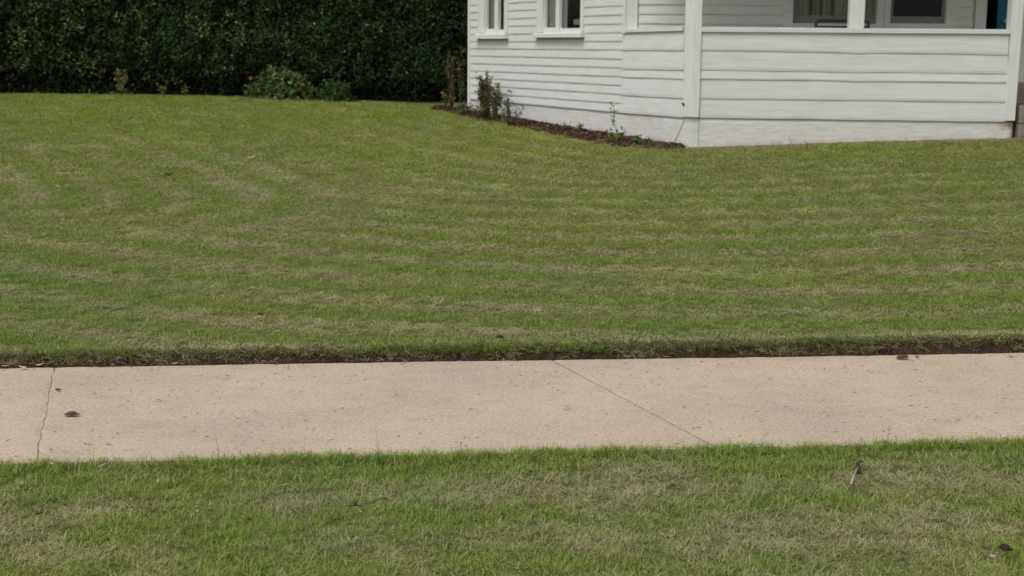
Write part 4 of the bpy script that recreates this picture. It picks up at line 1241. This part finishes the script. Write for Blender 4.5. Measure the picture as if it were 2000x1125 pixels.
def hedge_front(x): return 22.95 - 0.045 * (x + 8)
def hedge():
    x0, x1, H = -15.0, 0.3, 3.4
    root = empty('hedge', (-6, 23.3, zl(-6, 23.3)), 'tall dark evergreen hedge along the back of the lawn, left of the house', 'hedge')
    # twiggy dark core
    mb = MB(); v = []; f = []; NX, NZ = 90, 16
    for i in range(NX + 1):
        x = lerp(x0, x1, i / NX)
        for j in range(NZ + 1):
            t = j / NZ; z = zl(x, 23) - .05 + H * t
            y = hedge_front(x) + 0.30 + (0.18 if t < .12 else 0) + 0.2 * (float(fbm(x, z, .5, 121)) - .5)
            v.append((x, y, z))
    f = [(i * (NZ + 1) + j, (i + 1) * (NZ + 1) + j, (i + 1) * (NZ + 1) + j + 1, i * (NZ + 1) + j + 1) for i in range(NX) for j in range(NZ)]
    o = len(v)
    for i in range(NX + 1):
        a = v[i * (NZ + 1) + NZ]; v.append((a[0], a[1] + 1.3, a[2])); v.append((a[0], a[1] + 1.3, a[2] - H))
    for i in range(NX):
        f.append((i * (NZ + 1) + NZ, (i + 1) * (NZ + 1) + NZ, o + 2 * i + 2, o + 2 * i)); f.append((o + 2 * i, o + 2 * i + 2, o + 2 * i + 3, o + 2 * i + 1))
    mb.add(v, f); mb.build('branches', M['hedge_core'], root, fix=False)
    for x in np.arange(-11, 0, 1.3):
        x += random.uniform(-.2, .2)
        x += random.uniform(-.4, .4); y = hedge_front(x) + .36; z = zl(x, y)
        mb = MB(); mb.tube([(x, y, z - .05), (x + random.uniform(-.05, .05), y, z + .25), (x + random.uniform(-.12, .12), y + .05, z + .7)], .022, 6, .6); mb.build('stem', M['hedge_core'], root)
    n = 105000
    x = RNG.uniform(x0, x1, n); t = RNG.random(n); z0 = zlawn(x, np.full(n, 23.0))
    z = z0 + H * t
    bulge = 0.50 * (fbm(x, z, 0.55, 131) - .5) + 0.42 * (fbm(x, z, 0.17, 133) - .5)
    under = np.clip((0.42 + 0.35 * (fbm(x, x * 0, .6, 137) - .5) - (z - z0)) / 0.3, 0, 1)
    depth = RNG.random(n) ** 1.6 * 0.26
    y = hedge_front(x) + bulge + depth + under * 0.26
    keep = RNG.random(n) > under * 0.55
    x, y, z, depth, under = x[keep], y[keep], z[keep], depth[keep], under[keep]; n = len(x)
    Nn = np.c_[RNG.normal(0, .65, n), -1.0 + RNG.normal(0, .5, n), 0.35 + RNG.normal(0, .65, n)]
    clump = fbm(x, z, 0.22, 141)
    leftness = np.clip((-1.5 - x) / 5, 0, 1)
    tint = RNG.random(n) * 0.78
    lite = (RNG.random(n) < (0.03 + 0.13 * leftness) * np.clip((clump - .44) * 9, 0, 2.4)) & (depth < .12)
    pq = hit_y(412, 118, 22.8)
    tuft_ = np.exp(-(((x - pq.x) / .30) ** 2 + ((z - pq.z) / .16) ** 2))
    lite |= (RNG.random(n) < 0.34 * tuft_ * np.clip((clump - .36) * 6, 0, 1)) & (depth < .12)
    tint = np.where(lite, RNG.uniform(.84, 1, n), tint)
    leaf_cloud('foliage', np.c_[x, y, z], Nn, RNG.uniform(.017, .040, n), tint, M['hedge_leaf'], root, kind='stuff')
    # top
    n = 16000
    x = RNG.uniform(x0, x1, n); y = hedge_front(x) + RNG.uniform(.0, 1.7, n); z = zlawn(x, np.full(n, 23.0)) + H + 0.1 * (fbm(x, y, .5, 143) - .5)
    leaf_cloud('foliage', np.c_[x, y, z], np.c_[RNG.normal(0, .5, n), RNG.normal(0, .5, n), np.ones(n)], RNG.uniform(.025, .05, n), RNG.random(n) * .75, M['hedge_leaf'], root, kind='stuff')
hedge()

def plant(name, label, cat, base, H, R, stems, leaves, lsize, leafm, group=None, shape='up', droop=0.0, stemr=0.006, lean=(0, 0), start=0.15, stemm='bark', aspect=.5, flowers=0, tmin=0., tmax=1.):
    """branching plant: bent tapering stems with leaves along them"""
    root = empty(name, base, label, cat, group)
    mb = MB(); C = []; Nn = []; T = []
    for k in range(stems):
        a = random.uniform(0, 2 * PI); rr = random.uniform(.2, 1) * R
        h = H * random.uniform(.6, 1.0)
        tip = Vector((math.cos(a) * rr + lean[0], math.sin(a) * rr * .7 + lean[1], h))
        p = [Vector((math.cos(a) * R * .12, math.sin(a) * R * .12, -.02))]
        for t in (.25, .5, .75, 1.0):
            q = Vector((tip.x * t ** 1.4, tip.y * t ** 1.4, h * t - droop * (t ** 3) * h)) + Vector([random.gauss(0, .03 * H) for _ in range(2)] + [0])
            p.append(q)
        mb.tube([Vector(base) + x for x in p], stemr * random.uniform(.6, 1.1), 5, .35)
        for j in range(leaves // stems):
            t = random.uniform(start, 1.0) ** .8 * 4; i = min(3, int(t)); q = p[i].lerp(p[i + 1], t - i)
            d = Vector([random.gauss(0, 1) for _ in range(3)]).normalized() * random.uniform(.2, 1.0) * lsize * 2.2
            C.append(Vector(base) + q + d); Nn.append((random.gauss(0, .6), -.6 + random.gauss(0, .5), .6 + random.gauss(0, .5))); T.append(random.uniform(tmin, tmax))
    if shape == 'dome':
        C = []; Nn = []; T = []
        for j in range(leaves):
            a = random.uniform(0, 2 * PI); ph = math.acos(random.uniform(-.05, 1)); r = random.uniform(.72, 1.0)
            lump = .55 + .80 * float(fbm(a * 1.3, ph * 1.6, 1, int(R * 100)))
            d = Vector((math.cos(a) * math.sin(ph), math.sin(a) * math.sin(ph) * .8, math.cos(ph)))
            C.append(Vector(base) + Vector((d.x * R, d.y * R, d.z * H + .02)) * 1.0 * 1 + Vector((d.x * R, d.y * R, d.z * H)) * (r * lump - 1))
            Nn.append((d.x + random.gauss(0, .5), d.y + random.gauss(0, .5), d.z * .6 + random.gauss(0, .4)))
            T.append(tmin + (tmax - tmin) * min(1, max(0, random.gauss(.25 + .45 * (lump - .7) / .4, .22))))
    mb.build('stem', M[stemm], root, smooth=True)
    C = np.array(C); C[:, 2] = np.maximum(C[:, 2], base[2] + .005)
    leaf_cloud('foliage', C, np.array(Nn), RNG.uniform(.6, 1.25, len(C)) * lsize, np.array(T), M[leafm], root, aspect, kind='stuff')
    for k in range(flowers):
        c = Vector(base) + Vector((random.uniform(-R, R) * .8, -R * .6 + random.uniform(-.05, .05), random.uniform(.1, .75) * H))
        f = MB()
        for q in range(6):
            a = q * PI / 3; f.add([c, c + Vector((math.cos(a - .4) * .02, -.01, math.sin(a - .4) * .02)), c + Vector((math.cos(a) * .028, -.02, math.sin(a) * .028)), c + Vector((math.cos(a + .4) * .02, -.01, math.sin(a + .4) * .02))], [(0, 1, 2, 3)])
        f.build('flower', M['orange'], root)
    return root
def bedpt(px, py):
    q = on_lawn(px, py, .02); return (q.x, q.y, q.z - .01)
# in front of the hedge
def hp(px, py): q = on_lawn(px, py); return (q.x, q.y, q.z)
plant('shrub', 'rounded drooping olive shrub with orange flowers at the hedge foot', 'shrub', hp(548, 194), .50, .56, 20, 1000, .050, 'green_leaf', droop=.38, flowers=3, tmin=.1, tmax=1.0, shape='dome')
plant('shrub', 'low dark feathery shrub right of the orange-flowered one, against the hedge', 'shrub', hp(655, 198), .32, .34, 12, 800, .032, 'green_leaf', droop=.3, tmax=.45, shape='dome')
plant('shrub', 'small yellow-green sprout growing out of the gap at the hedge base', 'shrub', hp(235, 188), .50, .13, 7, 230, .026, 'yellow_leaf', droop=.1)
plant('shrub', 'short yellow-leaved sprig by the hedge foot, right of the taller sprout', 'shrub', hp(320, 189), .28, .14, 5, 60, .024, 'yellow_leaf', tmin=.3)
plant('shrub', 'tiny yellow plant at the hedge foot nearest the left edge of lawn gap', 'shrub', hp(362, 190), .18, .10, 4, 40, .022, 'yellow_leaf', tmin=.3)
plant('tall_weed', 'tall thin dry stems between the hedge and the house corner', 'weed', hp(884, 211), 1.05, .22, 9, 170, .022, 'dry_leaf', start=.1)
plant('tall_weed', 'upright olive stalk against the house corner, among the dry stems', 'weed', hp(903, 212), .95, .08, 5, 110, .026, 'olive_leaf', tmax=.7)
plant('grey_plant', 'grey-green low plant in front of the house corner', 'plant', bedpt(900, 224), .22, .12, 8, 90, .03, 'pale_leaf', droop=.3, tmax=.6)
plant('grass_clump', 'yellow-green grassy clump at the hedge end, left of the dry stems', 'plant', hp(871, 213), .28, .12, 12, 80, .02, 'olive_leaf', tmin=.2)
# in the bed
plant('bush', 'dense dark green upright bush with rusty leaves by the house corner', 'bush', bedpt(948, 231), .62, .13, 30, 1800, .021, 'rusty_leaf', start=.03, droop=-.0, tmax=.45)
plant('bush', 'rust-brown dying stems leaning right of the dark green bush', 'bush', bedpt(966, 235), .52, .14, 20, 800, .020, 'rusty_leaf', start=.05, tmin=.3)
plant('dry_plant', 'brown dried plant remains at the foot of the dark bush', 'plant', bedpt(935, 233), .22, .18, 16, 220, .018, 'dry_leaf')
plant('thin_bush', 'sparse thin-stemmed plant with small dull green leaves against the clapboards', 'plant', bedpt(994, 243), .46, .12, 9, 230, .017, 'pale_leaf', stemr=.004, start=.15, tmax=.7)
plant('thin_bush', 'spindly bare plant in the bed, right of the sparse thin-stemmed one', 'plant', bedpt(1010, 247), .30, .12, 7, 70, .015, 'pale_leaf', stemr=.003, start=.3, tmax=.6)
plant('dry_plant', 'tan withered stalks in the bed below the sparse thin plant', 'plant', bedpt(983, 243), .24, .10, 10, 60, .016, 'dry_leaf', stemm='twig', stemr=.0025, tmin=.5)
plant('weed', 'small tufted weed in the bed under the wider side window', 'weed', bedpt(1106, 259), .13, .05, 6, 45, .018, 'olive_leaf', tmax=.7)
plant('weed', 'small brownish weed in the bed, right of the tufted weed', 'weed', bedpt(1133, 262), .15, .06, 6, 50, .017, 'dry_leaf', tmin=.4)
plant('seedling', 'tall single-stemmed seedling with curled leaves against the porch boards', 'weed', bedpt(1209, 275), .55, .03, 2, 22, .020, 'olive_leaf', lean=(-.11, 0), stemr=.0035, start=.45, tmin=.3, tmax=.8)
plant('leafy_weed', 'bright green broad-leaved weed at the foot of the tall seedling', 'weed', bedpt(1205, 279), .19, .11, 9, 62, .032, 'green_leaf', tmin=.35)
plant('leafy_weed', 'low green weed near the porch corner of the bed', 'weed', bedpt(1243, 284), .13, .12, 8, 60, .027, 'green_leaf', tmin=.3)
plant('weed', 'little sprig beside the brick-coloured strip at the end of the bed', 'weed', bedpt(1270, 286), .10, .07, 5, 30, .018, 'olive_leaf')
# a strip of bare orange brick at the bed's end
mb = MB()
q0 = S.px(1262, 276); q1 = S.px(1316, 287)
a0, a1 = q1[0], q0[0]
mb.hexa([S.pt(a0, q1[1] - .06, .02), S.pt(a1, q0[1] - .06, .02), S.pt(a1, q0[1] - .06, .075), S.pt(a0, q1[1] - .06, .075), S.pt(a0, q1[1] + .0, .02), S.pt(a1, q0[1] - .0, .02), S.pt(a1, q0[1] - .01, .075), S.pt(a0, q1[1] - .01, .075)])
o = mb.build('brick_edging', simple('orange_brick', (0.28, 0.12, 0.06), .95, var=.4, scale=25), None, bevel=.006)
tag(o, 'broken strip of orange brick edging at the porch end of the bed', 'edging')

# ================================================================== LITTER
def dry_leaf(label, pos, size, mt, ang=None, curl=.5, name='dry_leaf', cat='leaf', lift=.0, aspect=.42, group=None):
    """a curled leaf blade with a rib and a pointed tip"""
    ang = random.uniform(0, 2 * PI) if ang is None else ang
    n = 7; v = []; f = []
    for i in range(n + 1):
        t = i / n; x = (t - .5) * size
        w = size * aspect * .5 * (math.sin(PI * (t * .92 + .04)) ** .8) * random.uniform(.8, 1.15)
        zc = curl * size * .5 * (abs(t - .5) * 2) ** 2
        up_ = curl * w * .9
        v += [(x, -w, zc + up_), (x, -w * .5, zc + up_ * .25), (x, 0, zc), (x, w * .5, zc + up_ * .3), (x, w, zc + up_ * 1.1)]
    for i in range(n):
        for k in range(4): q = i * 5 + k; f.append((q, q + 5, q + 6, q + 1))
    # stalk
    o = len(v); e = Vector((size * .5, 0, v[n * 5 + 2][2]))
    for d in ((0, 0, 0), (.3 * size, .03 * size, .05 * size)):
        for yy in (-1, 1): v.append((e.x + d[0], e.y + d[1] + yy * size * .012, e.z + d[2]))
    f.append((o, o + 1, o + 3, o + 2))
    me = new_mesh(name, v, f, M[mt], True)
    ob = link(name, me); tag(ob, label, cat, group)
    ob.location = Vector(pos) + Vector((0, 0, lift + .003)); ob.rotation_euler = (random.uniform(-.25, .25), random.uniform(-.25, .25), ang)
    return ob
def clod(label, pos, size, mt, flat=.55, name='dirt_clod', cat='dirt clod', bits=3):
    bm = bmesh.new()
    def lump(c, r):
        res = bmesh.ops.create_icosphere(bm, subdivisions=2, radius=r)
        for vv in res['verts']:
            d = 1 + .45 * (float(fbm(vv.co.x * 60 + c[0] * 99, vv.co.z * 60 + vv.co.y * 45, 1, 151)) - .5) * 2
            vv.co = Vector((vv.co.x * d * 1.2 + c[0], vv.co.y * d + c[1], max(-.2 * r, vv.co.z * d * flat) + c[2]))
    lump((0, 0, size * .2), size * .5)
    for k in range(bits):
        a = random.uniform(0, 2 * PI); lump((math.cos(a) * size * .62, math.sin(a) * size * .4, size * .1), size * random.uniform(.14, .28))
    me = bpy.data.meshes.new(name); bm.to_mesh(me); bm.free(); me.materials.append(M[mt])
    o = link(name, me); tag(o, label, cat); o.location = pos
    return o
def twig(label, pts, r, mt='twig', name='twig', side=(), cat='twig'):
    base = Vector(pts[0]); mb = MB(); mb.tube(pts, r, 6, .5)
    for (i, d, L) in side:
        p = Vector(pts[i]); mb.tube([p, p + Vector(d) * L * .5 + Vector((0, 0, .004)), p + Vector(d) * L], r * .6, 5, .5)
    me = new_mesh(name, [tuple(Vector(v) - base) for v in mb.v], mb.f, M[mt], True)
    o = link(name, me); tag(o, label, cat); o.location = base
    return o
LP = lambda px, py: on_lawn(px, py, .036)
WP = lambda px, py: on_z(px, py, .004)
VP_ = lambda px, py: on_z(px, py, .016)
def psz(p, px): return px * (Vector(p) - Vector((0, 0, CAM_H))).length / FPX
def LF(label, P, w, mt, **k): return dry_leaf(label, P, psz(P, w), mt, **k)
# lawn
LF('dark curled leaf alone on the left lawn, below the pink leaf', LP(331, 344), 17, 'dark_dry', curl=.9, ang=.4)
LF('pinkish dry leaf lying on the left lawn', LP(491, 308), 21, 'pink_dry', curl=.3, ang=.1)
LF('pale tan leaf on the lawn near the hedge, farthest of the pale bits', LP(288, 211), 10, 'cream_dry', curl=.3)
LF('small dark and pale leaf standing on the lawn between two white bits', LP(299, 234), 9, 'tan_dry', curl=.9)
LF('white scrap on the lawn below the hedge, left of the pink leaf', LP(336, 254), 9, 'white_scrap', curl=.2, name='paper_scrap', cat='scrap')
LF('white scrap on the lawn at far left, level with the dark curled leaf', LP(113, 364), 9, 'white_scrap', curl=.2, name='paper_scrap', cat='scrap', ang=0)
LF('little orange leaf on the lawn by the hedge at the left', LP(73, 214), 8, 'pink_dry', curl=.3)
LF('small dark leaf on the lawn in front of the porch wall', LP(1508, 436), 10, 'dark_dry', curl=.4, ang=0)
LF('crumpled blue-grey plastic scrap on the right side of the lawn', LP(1885, 491), 19, 'blue_scrap', curl=.7, name='plastic_scrap', cat='scrap', ang=.1)
LF('small dark leaf on the dry patch at the left middle of the lawn', LP(503, 450), 8, 'dark_dry', curl=.7)
LF('reddish tan leaf in the green strip near the soil edge', LP(728, 602), 12, 'pink_dry', curl=.2, ang=0)
LF('tiny white curl on the lawn straight before the bed', LP(992, 494), 8, 'white_scrap', curl=.8, name='paper_scrap', cat='scrap')
LF('brown curled leaf on the dry band at the right middle of the lawn', LP(1391, 562), 17, 'brown_dry', curl=.5, ang=-.5)
LF('grey-brown leaf sunk in the grass at the middle of the lawn', LP(988, 573), 13, 'brown_dry', curl=.6)
LF('pale tan leaf in the straw strip left of the brown curled leaf', LP(1050, 607), 15, 'cream_dry', curl=.2, ang=.1)
clod('dark dirt clod in the grass just behind the soil edge, centre', LP(977, 660), psz(LP(977, 660), 12), 'dark_clod', name='dirt_clod')
clod('small dark clod on the lawn left of centre near the soil edge', LP(508, 615), psz(LP(508, 615), 9), 'dark_clod')
LF('brown leaf flake on the lawn right of centre, farther than the curled one', LP(1318, 396), 9, 'brown_dry', curl=.3)
LF('thin brown leaf beside the dry band on the right lawn', LP(1655, 482), 9, 'brown_dry', curl=.4)
# pavement
clod('brown dirt clod with crumbs on the sidewalk by the left joint', WP(142, 811), psz(WP(142, 811), 17), 'clod', bits=4)
clod('little brown clod beside the left joint of the sidewalk', WP(113, 762), psz(WP(113, 762), 8), 'clod', bits=2)
LF('dark crescent leaf in the middle of the sidewalk', WP(1107, 801), 17, 'dark_dry', curl=.35, ang=0, aspect=.25)
LF('small brown leaf bit on the sidewalk right of the left joint', WP(312, 783), 13, 'brown_dry', curl=.2, ang=-.2, aspect=.3)
LF('thin dark leaf bit on the left slab under the soil edge', WP(445, 735), 14, 'dark_dry', curl=.2, ang=.1, aspect=.25)
clod('lumpy brown clod on the right of the sidewalk below the soil edge', WP(1765, 700), psz(WP(1765, 700), 17), 'clod', bits=3)
clod('small brown crumb right of the lumpy clod on the sidewalk', WP(1791, 698), psz(WP(1791, 698), 6), 'clod', bits=1)
LF('white curled sliver on the sidewalk near the soil edge', WP(1040, 713), 17, 'white_scrap', curl=.5, ang=-.2, aspect=.2, name='bark_sliver', cat='sliver')
LF('flat brown leaf on the sidewalk at the right edge', WP(1975, 698), 13, 'brown_dry', curl=.2, ang=0)
for k, (x, y, w, mt, lab) in enumerate([
    (10, 718, 14, 'tan_dry', 'tan leaf against the soil edge at the far left end'),
    (45, 721, 17, 'cream_dry', 'broad cream leaf on the sidewalk edge, left of the joint'),
    (78, 716, 17, 'cream_dry', 'narrow cream leaf by the soil edge, next to the left joint'),
    (328, 714, 11, 'cream_dry', 'left leaf of the three cream leaves under the soil edge'),
    (343, 713, 15, 'cream_dry', 'largest of the three cream leaves under the soil edge'),
    (356, 714, 11, 'tan_dry', 'right leaf of the three cream leaves under the soil edge'),
    (1548, 688, 11, 'white_scrap', 'pale whitish leaf at the soil edge right of centre'),
    (1735, 689, 20, 'tan_dry', 'tan leaf flake under the soil edge before the lumpy clod'),
    (1962, 685, 26, 'tan_dry', 'large folded tan leaf lying on the soil edge at the right')]):
    P = WP(x, y); LF(lab, P, w, mt, ang=random.uniform(-.4, .4), curl=.35, lift=.004)
# verge
P0, P1 = VP_(1662, 946), VP_(1674, 922)
twig('pale split stick standing slanted in the near grass at the right', [P0 + Vector((0, 0, .0)), P0.lerp(P1, .5) + Vector((0, 0, .012)), P1 + Vector((.003, 0, .020))], .0042, 'bare_wood', 'stick', cat='stick')
P2_ = VP_(1677, 925); P3 = VP_(1676, 920)
twig('rough grey bark stub leaning over the pale split stick', [P2_ + Vector((0, .0, .0)), P2_ + Vector((.002, .01, .02)), P2_ + Vector((-.002, .012, .038)), P2_ + Vector((.014, .012, .044))], .0095, 'bark', 'bark_stub', cat='bark')
a_, b_ = VP_(1946, 890), VP_(1990, 912)
twig('thin reddish twig lying in the near grass at the right edge', [a_ + Vector((0, 0, .02)), a_.lerp(b_, .5) + Vector((0, 0, .016)), b_ + Vector((0, 0, .012))], .0026, 'twig', side=((1, (.6, .3, .1), .03),))
a_, b_ = VP_(193, 918), VP_(217, 912)
twig('pale short stick in the grass near the left sidewalk edge', [a_ + Vector((0, 0, .012)), a_.lerp(b_, .5) + Vector((0, 0, .016)), b_ + Vector((0, 0, .016))], .0030, 'bare_wood', 'stick', cat='stick')
a_, b_ = VP_(682, 997), VP_(708, 997)
twig('dark forked twig in the near grass left of centre', [a_ + Vector((0, 0, .014)), a_.lerp(b_, .5) + Vector((0, 0, .02)), b_ + Vector((0, 0, .014))], .0034, 'dark_dry', side=((1, (.4, .6, .5), .03), (1, (-.5, -.3, .3), .02)))
LF('upright pinkish brown leaf in the near grass at the left', VP_(307, 950), 16, 'pink_dry', ang=1.4, curl=.6, lift=.012)
LF('pale curled leaf in the near grass below the upright pinkish one', VP_(253, 984), 11, 'cream_dry', lift=.01)
LF('tiny white leaf bit in the grass near the left sidewalk joint', VP_(101, 914), 8, 'white_scrap', lift=.012)
LF('rust-brown leaf in the near grass right of centre', VP_(1325, 948), 17, 'brown_dry', ang=.7, curl=.4, lift=.014)
LF('purplish dark leaf sunk in the near grass, far left', VP_(72, 1006), 12, 'brown_dry', curl=.6, lift=.008)
LF('brown leaf half hidden in the grass by the sidewalk, centre', VP_(940, 909), 13, 'brown_dry', curl=.3, ang=0, lift=.012)
LF('pale ragged leaf in the dry band, left foreground', VP_(383, 1008), 14, 'cream_dry', curl=.4, lift=.012)
LF('greyish leaf pressed in the near grass at the centre right', VP_(1282, 1012), 15, 'tan_dry', curl=.2, ang=0, lift=.01)
clod('dark round clod at the lower right corner of the grass', VP_(1963, 1074), psz(VP_(1963, 1074), 18), 'dark_clod', flat=.9)
clod('small brown clod left of the dark round one, lower right', VP_(1928, 1073), psz(VP_(1928, 1073), 12), 'clod', flat=.8)
clod('pale pebble below the two clods at the lower right', VP_(1939, 1089), psz(VP_(1939, 1089), 11), 'stone', flat=.8, name='pebble', cat='pebble', bits=0)
